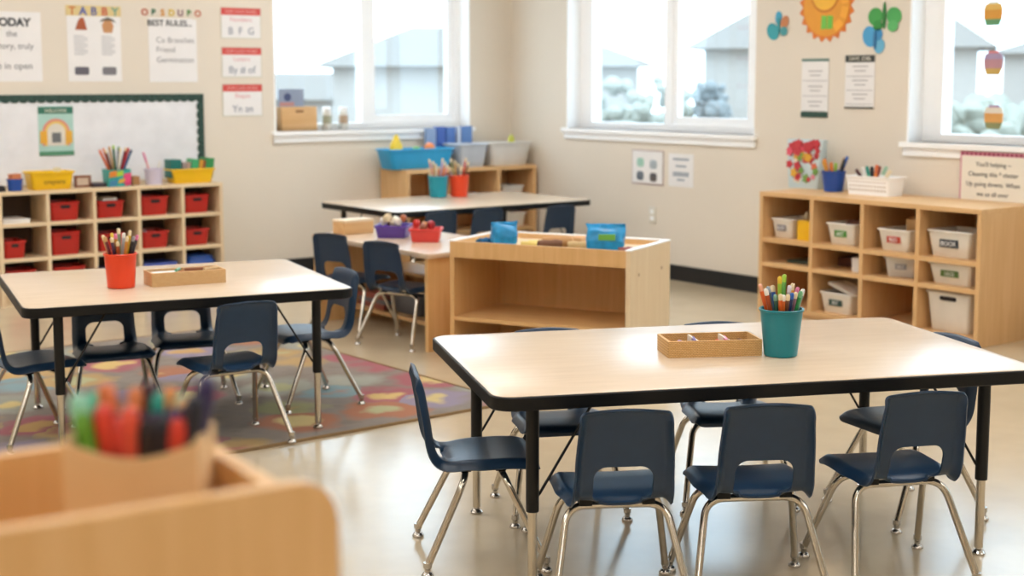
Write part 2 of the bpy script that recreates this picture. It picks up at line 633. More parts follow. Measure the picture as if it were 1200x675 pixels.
# ------------------------------------------------------------------ tables
def build_table(L, W, label, loc, rz, inx=.125, iny=.10, z0=0):
    t = thing('activity_table', label, 'table', (loc[0], loc[1], z0), rz, 'black edged activity tables')
    bm = bmesh.new()
    rr_loft(bm, [(L - .006, W - .006, .503, 0), (L, W, .506, 0), (L, W, .536, 0), (L - .004, W - .004, .5385, 0), (L - .014, W - .014, .5385, 0)], .055, 8)
    obj('table_edge', bm, M['black'], t)
    bm = bmesh.new()
    rr_loft(bm, [(L - .012, W - .012, .530, 0), (L - .012, W - .012, .5395, 0), (L - .015, W - .015, .5402, 0)], .05, 8)
    obj('tabletop', bm, M['lam'], t)
    for sx in (1, -1):
        for sy in (1, -1):
            x, y = sx * (L / 2 - inx), sy * (W / 2 - iny)
            bm = bmesh.new(); lathe(bm, [(.012, .215), (.0168, .215), (.0172, .222), (.0172, .498), (.03, .5), (.03, .504)], 20)
            bmesh.ops.translate(bm, verts=bm.verts, vec=(x, y, 0))
            lg = obj('leg', bm, M['blackmetal'], t)
            bm = bmesh.new(); lathe(bm, [(.0125, .020), (.0125, .23), (.010, .232)], 16)
            bmesh.ops.translate(bm, verts=bm.verts, vec=(x, y, 0))
            obj('leg_extension', bm, M['chrome'], lg)
            bm = bmesh.new(); lathe(bm, [(.006, .026), (.008, .015), (.014, .012), (.019, .005), (.019, .001), (.016, .0004)], 18)
            bmesh.ops.translate(bm, verts=bm.verts, vec=(x, y, 0))
            obj('glide', bm, M['nickel'], lg)
            bm = bmesh.new()
            tube(bm, [(x - sx * .014, y, .255), (x - sx * .02, y, .262), (x - sx * .165, y, .500), (x - sx * .175, y, .506)], .0038, 8)
            obj('brace', bm, M['blackmetal'], lg)
    return t

build_table(1.540, .897, 'front maple activity table with black edge, teal pot and woven tray on it', (2.924, 2.8835), R(-23.66))
lx, ly = math.cos(R(-12.6)), math.sin(R(-12.6))
build_table(1.18, .98, 'maple activity table with black edge standing on the patterned rug', (2.694 - lx * .59 - ly * .49, 4.538 - ly * .59 + lx * .49), R(-12.6), z0=.0112)
build_table(1.54, .92, 'far maple activity table with black edge near the room corner', (5.285, 7.60), 0)

# ------------------------------------------------------------------ rug
bm = bmesh.new()
rr_loft(bm, [(2.5, 2.34, .0005, 0), (2.5, 2.34, .008, 0), (2.49, 2.33, .010, 0)], .02, 3)
rg = thing('rug', 'large rug with faded many-coloured flower blots under the left table', 'rug', (2.175, 5.725, 0), R(1.5))
obj('rug_pile', bm, M['rug'], rg, smooth=False)
bm = bmesh.new()
for d in ((-1.262, 1.262, -1.182, -1.1705), (-1.262, 1.262, 1.1705, 1.182), (-1.262, -1.2505, -1.1705, 1.1705), (1.2505, 1.262, -1.1705, 1.1705)):
    box(bm, *d, .0005, .011)
obj('rug_binding', bm, M['rugedge'], rg)
for o in list(bpy.data.objects):
    pass

# ------------------------------------------------------------------ tubs, cups, pencils
def tub(name, label, cat, w, d, h, m, loc, rz=0, group=None, taper=.86, lip=.008, wall=.004, r=.02, slot=None, tagtext=None, tagcol=None, parent=None):
    t = thing(name, label, cat, loc, rz, group) if parent is None else parent
    b = taper
    bm = bmesh.new()
    rr_loft(bm, [(w * b - .006, d * b - .006, 0, 0), (w * b, d * b, .004, 0), (w - .002, d - .002, h - .012, 0), (w + 2 * lip, d + 2 * lip, h - .010, lip), (w + 2 * lip, d + 2 * lip, h - .003, lip), (w + lip, d + lip, h, lip / 2), (w - 2 * wall, d - 2 * wall, h - .002, -wall), (w * b - 2 * wall, d * b - 2 * wall, wall + .001, -wall)], r, 5)
    obj('tub_body', bm, m, t)
    if slot:
        sw, sh, sz = slot
        yf = -(d * (b + (1 - b) * (sz / h))) / 2
        bm = bmesh.new()
        loft(bm, [[(x, yf - q, sz + z) for x, z in ring_pts(sw, sh, sh * .45, 5)] for q in (-.004, .0025)])
        obj('handle_slot', bm, M['dark'], t)
    if tagtext is not None:
        zc = h * .52
        yf = -(d * (b + (1 - b) * ((zc + .02) / h))) / 2 - .002
        tw, th = tagcol[1], tagcol[2]
        bm = bmesh.new(); box(bm, -tw / 2, tw / 2, yf - .0015, yf + .006, zc - th / 2, zc + th / 2)
        p = obj('tub_label', bm, plas(tagcol[0]), t)
        text(p, tagtext, th * .8, M['paper'], (0, yf - .0025, zc - th * .28))
    return t

def cup(name, label, cat, rt, rb, h, m, loc, group=None):
    t = thing(name, label, cat, loc, 0, group)
    bm = bmesh.new()
    lathe(bm, [(rb - .004, 0), (rb, .003), (rt - .0015, h - .008), (rt + .002, h - .007), (rt + .0025, h - .002), (rt + .0005, h), (rt - .004, h - .001), (rb - .003, .006)], 36)
    obj('cup_body', bm, m, t)
    return t

CR = Vector((.799, -.602, 0))     # sideways and away directions, as the row of pencils in a pot runs
AW = Vector((.602, .799, 0))
ORD = ['leftmost', 'second from the left', 'third from the left', 'fourth from the left', 'fifth from the left', 'sixth from the left', 'seventh from the left']
_pm = {}
def stick_mesh(kind, length, rad, col, tip):
    k = (kind, round(length, 3), rad, col, tip)
    if k in _pm:
        return _pm[k]
    bm = bmesh.new()
    n = 8 if kind == 'pencil' else 14
    if kind == 'pencil':
        lathe(bm, [(rad * .9, 0), (rad, .001), (rad, length * .90)], n)
        b2 = bmesh.new(); lathe(b2, [(rad, length * .90), (rad * 1.02, length - .006), (rad * .8, length - .002), (rad * .4, length)], n)
    else:
        lathe(bm, [(rad * .85, 0), (rad, .003), (rad, length * .68)], n)
        b2 = bmesh.new(); lathe(b2, [(rad * 1.12, length * .68), (rad * 1.14, length - .012), (rad * .95, length - .003), (rad * .6, length)], n)
    _pm[k] = (bm, b2)
    return _pm[k]

def sticks(where, base, rb, rt, h, specs, kind='pencil', rad=.0042, parts=True, z0=.008, group=None, L=.17):
    """specs: (side -1..1, away -1..1, length, colour name, body hex, tip hex)"""
    by = {}
    for s in sorted(specs, key=lambda q: q[0]):
        by.setdefault(s[3], []).append(s)
    for cn, lst in by.items():
        for i, s in enumerate(lst):
            sx, sy, ln, _, hx, tp = s[:6]
            ln -= .008 if rad < .0066 else 0
            if len(lst) == 1:
                lb = 'only %s %s standing in the %s' % (cn, kind, where)
            else:
                lb = '%s %s in the %s, %s of the %d %s ones' % (cn, kind, where, ORD[i], len(lst), cn)
            a = Vector(base) + (CR * sx * .15 + AW * sy * .3) * rb * .8 + Vector((0, 0, z0))
            b = Vector(base) + (CR * sx + AW * sy) * (rt - rad * 1.6) * .93 + Vector((0, 0, h))
            d = (b - a).normalized()
            q = d.to_track_quat('Z', 'Y')
            t = thing(kind, lb, kind, a, 0, group)
            t.rotation_euler = q.to_euler()
            m1, m2 = stick_mesh(kind, ln, rad, hx, tp)
            obj('barrel', m1.copy(), plas(hx, .35), t)
            obj('tip' if kind == 'pencil' else 'cap', m2.copy(), plas(tp, .35), t)

C = dict(or_='d9601f', red='c22a22', navy='1f2f5c', blue='2c5fae', teal='1f8a86', green='2f8a4a', lime='9cc23a', yel='e0b92c', brown='6f4128', pink='d9749a', cream='e3cfa6', black='1d1b20', white='e8e4dc', purple='5f3c86', tan='c49a62', grey='8c8c90', orng='e8822e', maroon='6d1f2c')

# front table
base = (3.02, 2.735, .5404)
cup('pencil_pot', 'teal pot of pencils on the front table beside the woven tray', 'pot', .0615, .047, .137, M['teal'], base, 'pencil pots')
sticks('front teal pot', base, .047, .0615, .137, [
    (-.92, -.1, .215, 'orange', C['or_'], 'e0a080'), (-.78, -.5, .205, 'rust', 'a8481d', C['white']), (-.55, .3, .200, 'slate', '4a5866', '8c9aa6'),
    (-.42, -.6, .185, 'dark green', '2c5a4c', '6f9a86'), (-.2, -.75, .188, 'orange', C['or_'], C['cream']), (-.05, -.7, .184, 'orange', 'd86a2a', C['white']),
    (.0, .5, .225, 'lime', C['lime'], C['yel']), (.12, .2, .232, 'grass green', '5c9a46', C['lime']), (.16, -.7, .186, 'brown', C['brown'], C['cream']),
    (.28, -.2, .205, 'grey', 'a7a2a0', 'd0c4cc'), (.34, -.65, .19, 'navy', C['navy'], C['blue']), (.5, .3, .208, 'amber', 'e29a3a', C['cream']),
    (.56, -.4, .19, 'mauve', '8a6274', C['cream']), (.72, .2, .2, 'crimson', 'b02a34', C['pink']), (.78, -.35, .195, 'emerald', C['green'], '70b080'),
    (.92, -.05, .2, 'pale green', '86a890', C['white']), (-.3, .6, .2, 'blue', C['blue'], C['cream'])], 'pencil', .0064, group='pencils in the front teal pot')

def tray(name, label, L, D, H, m, loc, rz, ndiv, group):
    t = thing(name, label, 'tray', loc, rz, group)
    bm = bmesh.new()
    rr_loft(bm, [(L, D, 0, 0), (L, D, H - .001, 0), (L - .002, D - .002, H, 0), (L - .014, D - .014, H, -.002), (L - .014, D - .014, .006, -.002)], .004, 3)
    obj('tray_body', bm, m, t)
    for k in range(ndiv):
        x = -L / 2 + L * (k + 1) / (ndiv + 1)
        bm = bmesh.new(); box(bm, x - .003, x + .003, -D / 2 + .0075, D / 2 - .0075, .006, H - .003)
        obj('divider', bm, M['cream'], t)
    return t

def tray_bits(loc, rz, pieces, where, group, zb=.007):
    """short crayons lying in a tray: (x, y, angle, length, colour name, hex)"""
    cnt = {}
    for p in pieces:
        cnt.setdefault(p[4], []).append(p)
    for cn, lst in cnt.items():
        lst.sort(key=lambda q: q[0])
        for i, (x, y, a, ln, _, hx) in enumerate(lst):
            lb = '%s crayon lying in the %s' % (cn, where) if len(lst) == 1 else '%s crayon in the %s, %s of the %s ones' % (cn, where, ORD[i], cn)
            c, s = math.cos(rz), math.sin(rz)
            t = thing('crayon', lb, 'crayon', (loc[0] + x * c - y * s, loc[1] + x * s + y * c, loc[2] + zb), rz + R(a), group)
            bm = bmesh.new(); tube(bm, [(-ln / 2, 0, .006), (ln / 2 - .012, 0, .006)], .0058, 12)
            obj('crayon_wrapper', bm, plas(hx), t)
            bm = bmesh.new(); tube(bm, [(ln / 2 - .012, 0, .006), (ln / 2 - .009, 0, .006), (ln / 2 - .001, 0, .006)], [.005, .0048, .002], 12)
            obj('crayon_tip', bm, plas(hx, .6), t)

ta = R(-29)
tl = (2.887, 2.888, .5404)
tray('woven_tray', 'woven wicker tray with two white dividers on the front table', .275, .135, .047, M['basket'], tl, ta, 2, 'crayon trays')
tray_bits(tl, ta, [(-.092, .02, 12, .065, 'rosy', 'b86a62'), (-.07, -.01, 60, .07, 'plum', '7c4a72'), (-.075, .02, 95, .07, 'lilac', 'a894bc'), (.0, .012, 8, .07, 'tan', C['tan']),
                   (.018, -.02, 40, .06, 'green', C['green']), (.03, .02, 75, .07, 'scarlet', C['red']), (.075, -.01, 5, .07, 'cream', C['cream']), (.105, .02, 100, .07, 'brown', C['brown'])], 'woven tray on the front table', 'crayons in the front tray', .020)
# second layer leaning against the dividers
tray_bits(tl, ta, [(-.045, .0, 82, .075, 'violet', C['purple']), (.048, .0, 84, .075, 'rose', C['pink'])], 'woven tray on the front table, piled up', 'crayons in the front tray', .033)

# rug table
base = (2.005, 5.085, .5518)
cup('pencil_pot', 'bright red pot of pencils on the rug table', 'pot', .060, .050, .130, M['orange'], base, 'pencil pots')
sticks('red pot on the rug table', base, .050, .060, .130, [
    (-.93, .0, .205, 'tan', C['tan'], C['cream']), (-.7, -.5, .2, 'maroon', C['maroon'], C['tan']), (-.5, .3, .205, 'cream', C['cream'], C['yel']), (-.3, -.6, .195, 'plum', '4a2f4c', C['cream']),
    (-.15, -.3, .205, 'ochre', 'b9812f', C['pink']), (-.2, .6, .22, 'grey green', '7c8a6c', C['cream']), (.05, -.7, .18, 'rust', 'a8481d', C['cream']), (.2, .1, .205, 'silver', 'b9bac0', C['white']),
    (.45, .4, .215, 'yellow', C['yel'], C['cream']), (.55, -.5, .2, 'amber', 'c98a35', C['cream']), (.85, -.2, .2, 'black', C['black'], C['grey']), (.95, .15, .205, 'charcoal', '3a3a44', C['pink'])], 'pencil', .0065, group='pencils in the red pot')
ta = R(-8.9)
tl = (2.245, 5.052, .5518)
tray('wicker_tray', 'long pale wicker tray with crayons and a folded paper on the rug table', .285, .125, .052, M['basket2'], tl, ta, 0, 'crayon trays')
tray_bits(tl, ta, [(.0, .0, 12, .08, 'brown', C['brown']), (.03, .03, -15, .085, 'copper', 'b46a3c'), (.06, -.03, 30, .08, 'sienna', '9a5a30'), (.1, .0, 70, .08, 'russet', '7d4426'), (.09, .035, 5, .075, 'sand', 'd3ad7c')], 'wicker tray on the rug table', 'crayons in the rug table tray', .032)
tray_bits(tl, ta, [(.04, .0, -10, .08, 'chestnut', '8a5230'), (.1, -.01, 25, .07, 'buff', 'd8b98a'), (-.02, .02, 60, .06, 'mint', '6fae88')], 'wicker tray on the rug table, on top', 'crayons in the rug table tray', .045)
b_ = Vector(tl) + Vector((-.075 * math.cos(ta), -.075 * math.sin(ta), .009))
bm = bmesh.new(); box(bm, -.045, .045, -.04, .04, 0, .036); bevel_all(bm, .004)
tag(obj('eraser_block', bm, M['paper'], loc=b_, rz=ta), 'white block lying in the wicker tray on the rug table', 'eraser')

# far table
for nm, px, m, wd in (('teal', (5.335, 7.90), plas('128fa3'), 'teal pot on the far table'), ('orange-red', (5.490, 7.88), M['orange'], 'orange-red pot on the far table')):
    base = (px[0], px[1], .5404)
    cup('pencil_pot', '%s, left of its pair and crammed with pale brushes' % wd if nm == 'teal' else '%s, right beside the teal one' % wd, 'pot', .068, .056, .145, m, base, 'pencil pots')
    cl = [('cream', C['cream']), ('pink', 'd99a8c'), ('tan', C['tan']), ('ivory', 'eadcc4'), ('salmon', 'd88a6a'), ('lilac', 'b9a4c8'), ('orange', 'd97a3a'), ('rose', 'd0848c')] if nm == 'teal' else \
        [('grey', C['grey']), ('olive', '8a8a5c'), ('tan', C['tan']), ('slate', '5c6672'), ('ivory', 'eadcc4'), ('red', C['red']), ('brown', C['brown'])]
    sp = []
    for i, (cn, hx) in enumerate(cl):
        sp.append((-1 + 2 * (i + .3) / len(cl), (-.5, .2, .6)[i % 3] * .7, .2 + .018 * ((i * 3) % 4), cn, hx, C['cream']))
    sticks(wd, base, .056, .068, .145, sp, 'pencil', .0068, group='pencils on the far table')

# ------------------------------------------------------------------ shelf units
def shelf_unit(name, label, W, D, H, divs, rows, loc, rz, m, mh, t=.02, kick=.05, cat='shelf', group='open cubby shelves', back=True, mb=None):
    e = thing(name, label, cat, loc, rz, group)
    for x in (0, W - t):
        bx('side_panel', (x, x + t, 0, D, 0, H - t), m, e)
    bx('top_panel', (0, W, -.002, D, H - t, H), mh, e)
    bx('bottom_panel', (t, W - t, .004, D - .012, kick - t, kick), mh, e)
    bx('kick_board', (t, W - t, .02, .035, .0, kick - t), m, e, bev=0)
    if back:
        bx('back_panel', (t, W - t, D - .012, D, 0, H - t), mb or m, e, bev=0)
    xs = [t] + divs + [W - t]
    for x in divs:
        bx('divider', (x - t / 2, x + t / 2, .003, D - .012, kick, H - t), m, e)
    edges = [0 + t] + [q for x in divs for q in (x - t / 2, x + t / 2)] + [W - t]
    for k in range(0, len(edges), 2):
        for z in rows:
            bx('shelf_board', (edges[k], edges[k + 1], .005, D - .012, z - t, z), mh, e)
    return e

# A: red-bin cubby on the back wall
XA, YF = 2.575, 8.36
shelf_unit('cubby_shelf', 'pale birch cubby shelf holding red bins under the whiteboard', 1.412, .295, .672, [.29, .573, .855, 1.142], [.278, .484], (XA, YF, 0), 0, M['birch'], M['birch_h'], kick=.075, mb=plas('4a382c', .7))  # back board made dark to deepen the shade inside the cubbies
def redbin(c, row, x0, x1, h, note):
    w = x1 - x0 - .014
    tub('red_bin', note, 'bin', w, .2, h, M['redtub'], ((x0 + x1) / 2, YF + .135, {1: .4845, 2: .2785, 3: .0755}[row]), 0, 'red bins in the cubby shelf', .9, .006, .004, .018, (w * .34, .020, h * .74))
colname = ['first', 'second', 'third', 'fourth', 'last']
redbin(2, 1, 2.885, 3.075, .112, 'red bin in top row of birch cubby, second column, below the yellow bin')
redbin(3, 1, 3.170, 3.355, .104, 'red bin in top row of birch cubby, third column, papers lying on it')
redbin(4, 1, 3.452, 3.645, .118, 'red bin in top row of birch cubby, fourth column')
redbin(5, 1, 3.738, 3.920, .114, 'red bin in top row of birch cubby, last column by the bare wall')
redbin(1, 2, 2.600, 2.745, .102, 'low red bin in middle row of birch cubby, first column under the papers')
redbin(2, 2, 2.885, 3.075, .140, 'tall red bin in middle row of birch cubby, second column')
redbin(3, 2, 3.175, 3.355, .110, 'red bin in middle row of birch cubby, third column, half behind pencils')
redbin(4, 2, 3.450, 3.640, .106, 'red bin in middle row of birch cubby, fourth column, small grey thing in it')
redbin(5, 2, 3.735, 3.915, .102, 'red bin in middle row of birch cubby, last column by the bare wall')
redbin(1, 3, 2.620, 2.80, .13, 'red bin in bottom row of birch cubby, first column')
redbin(2, 3, 2.895, 3.10, .13, 'red bin in bottom row of birch cubby, second column')
def sheets(x, y, z, w, d, n, label, cols, rz=0, cat='papers', th=.008):
    t = thing('paper_stack', label, cat, (x, y, z), rz)
    for i in range(n):
        bm = bmesh.new(); box(bm, -w / 2 + .003 * (i % 2), w / 2 - .002 * i, -d / 2, d / 2 - .003 * (i % 2), i * th, (i + 1) * th - .0006)
        obj('sheet_bundle', bm, cols[i % len(cols)], t, rz=R((i * 37) % 5 - 2))
    return t
sheets(2.69, 8.50, .4845, .16, .2, 3, 'small stack of white papers in top left birch cubby', [M['paper'], M['cream']])
sheets(3.265, 8.495, .589, .09, .15, 2, 'white papers lying across the red bin in third column', [M['paper'], M['cream']])
sheets(3.57, 8.48, .0755, .22, .2, 5, 'stack of blue and lilac folders in bottom row of birch cubby', [plas('4d5fae'), plas('8b86c4')], th=.022)
bm = bmesh.new(); rr_loft(bm, [(.18, .16, 0, 0), (.2, .18, .03, 0), (.2, .18, .10, 0), (.16, .14, .13, 0), (.08, .07, .138, 0)], .03, 5)
tag(obj('blue_cushion', bm, plas('2451a8'), loc=(3.85, 8.49, .0755)), 'blue cushion stuffed in bottom right birch cubby', 'cushion')
sheets(3.246, 8.48, .0755, .15, .18, 4, 'blue book stack in bottom row of birch cubby, third column', [plas('2d62b8'), plas('3a3f88')], th=.024)
bm = bmesh.new(); lathe(bm, [(.008, 0), (.014, .01), (.016, .025), (.008, .036), (.002, .038)], 14)
tag(obj('toy_figure', bm, plas('8f9398'), loc=(3.50, 8.47, .352)), 'small grey figure peeking over the red bin in fourth column', 'toy')

ZA = .6725
# on top of A
cup('plastic_cup', 'dark blue cup with an orange block in it on the birch cubby', 'cup', .046, .040, .072, M['navycup'], (2.70, 8.44, ZA))
bm = bmesh.new(); box(bm, -.03, .03, -.022, .022, 0, .05); bevel_all(bm, .005)
tag(obj('toy_block', bm, plas('d07a4a'), loc=(2.70, 8.44, ZA + .05), rz=.3), 'orange block stuck in the dark blue cup on the birch cubby', 'block')
bm = bmesh.new(); rr_loft(bm, [(.07, .08, 0, 0), (.075, .085, .006, 0), (.07, .08, .03, 0), (.05, .06, .034, 0)], .012, 4)
tag(obj('black_case', bm, M['dark'], loc=(2.605, 8.46, ZA)), 'small black case at the picture edge on the birch cubby', 'case')
t = tub('yellow_bin', 'yellow bin with handwritten word on the birch cubby, below the small poster', 'bin', .26, .15, .108, M['yellow'], (2.912, 8.47, ZA), 0, 'yellow bins', .88, .008, .004, .02)
text(t, 'crayons', .042, plas('8a6a1c'), (.01, -.0745, .035), rz=0)
for i, (x, y, z, a, b, c, hx, lb) in enumerate([(2.86, 8.47, .094, .1, .02, .02, 'e0a27a', 'peach stick lying across yellow bin with handwriting'), (2.955, 8.46, .09, .05, .05, .035, 'd8b54a', 'yellow toy brick heaped in the bin with handwriting'), (2.97, 8.49, .105, .03, .03, .05, 'dcd2ae', 'cream toy brick sticking up from bin with handwriting'), (2.93, 8.50, .09, .06, .04, .03, '6f6a3a', 'olive toy brick in the bin with handwriting')]):
    bm = bmesh.new(); box(bm, -a / 2, a / 2, -b / 2, b / 2, 0, c); bevel_all(bm, .003)
    tag(obj('toy_brick', bm, plas(hx), loc=(x, y, ZA + z - .03), rz=.3 * i), lb, 'toy brick')
t = thing('framed_card', 'small brown framed card standing on the birch cubby', 'picture frame', (3.125, 8.49, ZA))
bm = bmesh.new()
for d in ((-.05, .05, -.01, .01, 0, .012), (-.05, .05, -.01, .01, .06, .072), (-.05, -.038, -.01, .01, .012, .06), (.038, .05, -.01, .01, .012, .06)):
    box(bm, *d)
obj('frame_border', bm, plas('8a5a44'), t)
bm = bmesh.new(); box(bm, -.038, .038, -.002, .006, .012, .06)
obj('card', bm, plas('d6c2ae'), t)
bm = bmesh.new(); rr_loft(bm, [(.09, .07, 0, 0), (.095, .075, .008, 0), (.09, .07, .022, 0), (.07, .05, .026, 0)], .01, 4)
tag(obj('dark_pouch', bm, plas('3a3038'), loc=(3.215, 8.47, ZA)), 'flat dark pouch beside brown framed card on birch cubby', 'pouch')
# rainbow pot
base = (3.325, 8.45, ZA)
t = thing('rainbow_pot', 'square pot with many-coloured slanting stripes on the birch cubby', 'pot', base, 0, 'pencil pots')
bm = bmesh.new(); rr_loft(bm, [(.14, .10, 0, 0), (.15, .11, .105, 0), (.142, .102, .105, -.003), (.132, .092, .005, -.003)], .012, 4)
obj('pot_body', bm, plas('2f9c94'), t)
for i, (x0, x1, z0, z1, hx) in enumerate([(-.069, -.02, .055, .10, 'd9822e'), (-.02, .02, .06, .10, 'a9c83a'), (.02, .07, .02, .085, 'd84a7a'), (-.01, .03, .02, .05, 'd8a83a'), (.03, .069, .002, .03, 'c23a6a'), (-.068, -.02, .0, .045, '3f7fa6')]):
    bm = bmesh.new()
    loft(bm, [[(x0, q, z0), (x1, q, z0 + .008), (x1 + .002, q - .0022, z1), (x0 + .004, q - .0022, z1 - .008)] for q in (-.0475, -.054)])
    obj('stripe_patch', bm, plas(hx), t)
sticks('striped pot on the birch cubby', base, .05, .068, .105, [
    (-.95, .0, 0.235, 'orange', C['or_'], C['or_']), (-.75, .2, 0.240, 'red', C['red'], 'd98a6a'), (-.55, -.2, 0.225, 'brown', C['brown'], C['cream']), (-.4, .2, 0.240, 'tan', C['tan'], C['tan']), (-.1, -.1, 0.245, 'dark green', '1d5c3c', C['lime']),
    (.12, .2, 0.235, 'navy', C['navy'], C['green']), (.3, -.2, 0.230, 'ivory', 'e6e0cc', C['cream']), (.5, .2, 0.235, 'maroon', C['maroon'], C['cream']), (.7, .0, 0.240, 'crimson', 'b02a34', C['red']), (.9, .0, 0.235, 'steel blue', '2c5c8a', C['navy'])], 'pencil', .0078, group='pencils in the striped pot')
bm = bmesh.new(); rr_loft(bm, [(.05, .06, 0, 0), (.05, .06, .052, 0), (.044, .054, .056, 0)], .006, 3)
tag(obj('wooden_block', bm, plas('a8794c'), loc=(3.455, 8.49, ZA)), 'upright brown wooden block beside striped pot', 'block')
base = (3.565, 8.45, ZA)
cup('clear_cup', 'pale lavender cup holding one pink brush on the birch cubby', 'cup', .058, .05, .10, plas('c9c0d2'), base)
sticks('pale lavender cup', base, .05, .058, .10, [(-.7, .0, .21, 'pink', 'e0a0a4', C['pink']), (.6, .2, .15, 'lilac', 'a8a0c8', C['white'])], 'paintbrush', .006, group=None)
tub('yellow_bin', 'yellow bin of green folders and coloured books on the birch cubby', 'bin', .285, .15, .092, M['yellow'], (3.815, 8.475, ZA), 0, 'yellow bins', .88, .008, .004, .02)
for x, w, h, hx, tilt, lb in ((3.705, .075, .115, '0f6a62', 0, 'dark teal folder at left end of second yellow bin'), (3.765, .03, .095, '9a8a86', 0, 'grey brown book in yellow bin with folders'), (3.79, .02, .095, 'b79a8c', .05, 'pinkish book in yellow bin with folders'), (3.825, .045, .115, '3fa66c', .15, 'bright green folder in middle of second yellow bin'),
                              (3.862, .022, .11, 'd99a2e', .2, 'amber book between green folders in yellow bin'), (3.885, .014, .105, 'a85a34', .2, 'rust coloured book in yellow bin with folders'), (3.925, .06, .12, '2f8a4c', .12, 'dark green folder at right end of second yellow bin')):
    bm = bmesh.new(); box(bm, -w / 2, w / 2, -.045, .045, 0, h); bevel_all(bm, .002)
    tag(obj('folder', bm, plas(hx), loc=(x, 8.475, ZA + .012 + .024 * (w < .2)), rot=(0, tilt, 0)), lb, 'folder', 'folders in the yellow bin')

# B: wide cubby on the right wall
XF, YS = 6.02, 5.635
def bw(lx_, ly_):
    return (XF + ly_, YS - lx_)
ZB = .6905
shelf_unit('cubby_shelf', 'wide maple cubby shelf with white labelled bins below the right window', 1.47, .475, .69, [.383, .732, 1.09], [.288, .427], (XF, YS, 0), -PI / 2, M['maple'], M['maple_h'], t=.024, kick=.045)
def wbin(y0, y1, z, h, txt, col, label, d=.24, off=.05, group='white labelled bins', m='whitetub', slot=None, tg=True):
    w = abs(y0 - y1) - .032
    tub('white_bin', label, 'bin', w, d, h, M[m], (XF + off + d / 2, (y0 + y1) / 2, z), -PI / 2, group, .86, .008, .004, .018, slot, txt, (col, w * .42, h * .3) if tg else None)
wbin(5.605, 5.425, .4275, .112, 'BOX', '77757a', 'small white bin beside the yellow box in maple cubby')
bx_ = thing('yellow_box', 'amber yellow box with jars on it in maple cubby', 'box', (XF + .16, 5.345, .4275), -PI / 2)
bm = bmesh.new(); rr_loft(bm, [(.12, .2, 0, 0), (.12, .2, .105, 0), (.112, .192, .11, 0)], .006, 3); obj('box_body', bm, plas('eab61a'), bx_)
for i, (y, r_, hx) in enumerate(((5.385, .018, 'b9a98a'), (5.335, .014, '8a7a60'))):
    bm = bmesh.new(); lathe(bm, [(r_, 0), (r_ * 1.1, .02), (r_ * .7, .035), (r_ * .5, .045)], 14)
    tag(obj('small_jar', bm, plas(hx), loc=(XF + .12, y, .5380)), ('stout beige jar' if i == 0 else 'thin brown jar') + ' standing on the yellow box', 'jar')
wbin(5.200, 4.975, .4275, .118, 'ART', '4f8a3a', 'white bin with a green label in top row of maple cubby')
bm = bmesh.new(); rr_loft(bm, [(.12, .14, 0, 0), (.13, .15, .02, 0), (.10, .11, .05, 0)], .02, 4)
tag(obj('brown_cloth', bm, plas('6a3f34'), loc=(XF + .21, 5.08, .502)), 'dark brown cloth folded into the bin with green label', 'cloth')
wbin(4.850, 4.615, .4275, .116, 'RED', 'b5402e', 'white bin with a red label in top row of maple cubby')
bm = bmesh.new(); box(bm, -.04, .04, -.03, .03, 0, .10); bevel_all(bm, .004)
tag(obj('wooden_block', bm, plas('c9a06c'), loc=(XF + .17, 4.675, .50), rot=(.15, 0, -1.4)), 'tan wooden block leaning in the bin with red label', 'block')
wbin(4.535, 4.245, .4275, .136, 'BOOK', '2a3138', 'white bin with a black label in top right maple cubby')
sheets(XF + .2, 5.40, .2885, .18, .24, 2, 'dark green flat folders in left middle maple cubby', [plas('2f3a34'), plas('47564a')], -PI / 2, 'folders')
bm = bmesh.new(); rr_loft(bm, [(.06, .1, 0, 0), (.066, .106, .07, 0), (.06, .1, .075, 0)], .012, 4)
tag(obj('white_carton', bm, M['paper'], loc=(XF + .10, 4.97, .2885)), 'small white carton at divider in second maple column', 'carton')
bm = bmesh.new(); box(bm, -.12, .12, -.1, .1, 0, .05); bevel_all(bm, .006)
tag(obj('brown_case', bm, plas('5c3a34'), loc=(XF + .3, 5.10, .2885), rz=-PI / 2), 'low maroon case at the back of second maple column', 'case')
t = tub('white_bin', 'white bin turned askew in third column of maple cubby', 'bin', .17, .22, .108, M['lighttub'], (XF + .185, 4.750, .2885), R(-66), 'white labelled bins', .86, .008, .004, .018, None, 'SET', ('8f9298', .06, .03))
wbin(4.520, 4.238, .2885, .110, 'LEGS', '55713a', 'white bin with an olive label in right column of maple cubby')
wbin(4.528, 4.235, .0455, .205, None, '', 'large plain white bin with a handle slot in bottom right maple cubby', d=.3, slot=(.10, .022, .172), tg=False)
wbin(5.235, 4.985, .0455, .115, 'KIT', '2f4a44', 'white bin with a dark green label at bottom of maple cubby')
t = thing('bin_lid', 'white bin lid tilted across the bottom bin in second maple column', 'lid', (XF + .20, 5.085, .172), -PI / 2)
t.rotation_euler = (0, R(16), -PI / 2)
bm = bmesh.new(); rr_loft(bm, [(.20, .26, 0, 0), (.205, .265, .004, 0), (.205, .265, .014, 0), (.18, .24, .018, 0)], .015, 4); obj('lid_panel', bm, M['whitetub'], t)
bm = bmesh.new(); rr_loft(bm, [(.16, .06, .0185, 0), (.15, .05, .024, 0)], .01, 3); obj('lid_grip', bm, M['whitetub'], t)

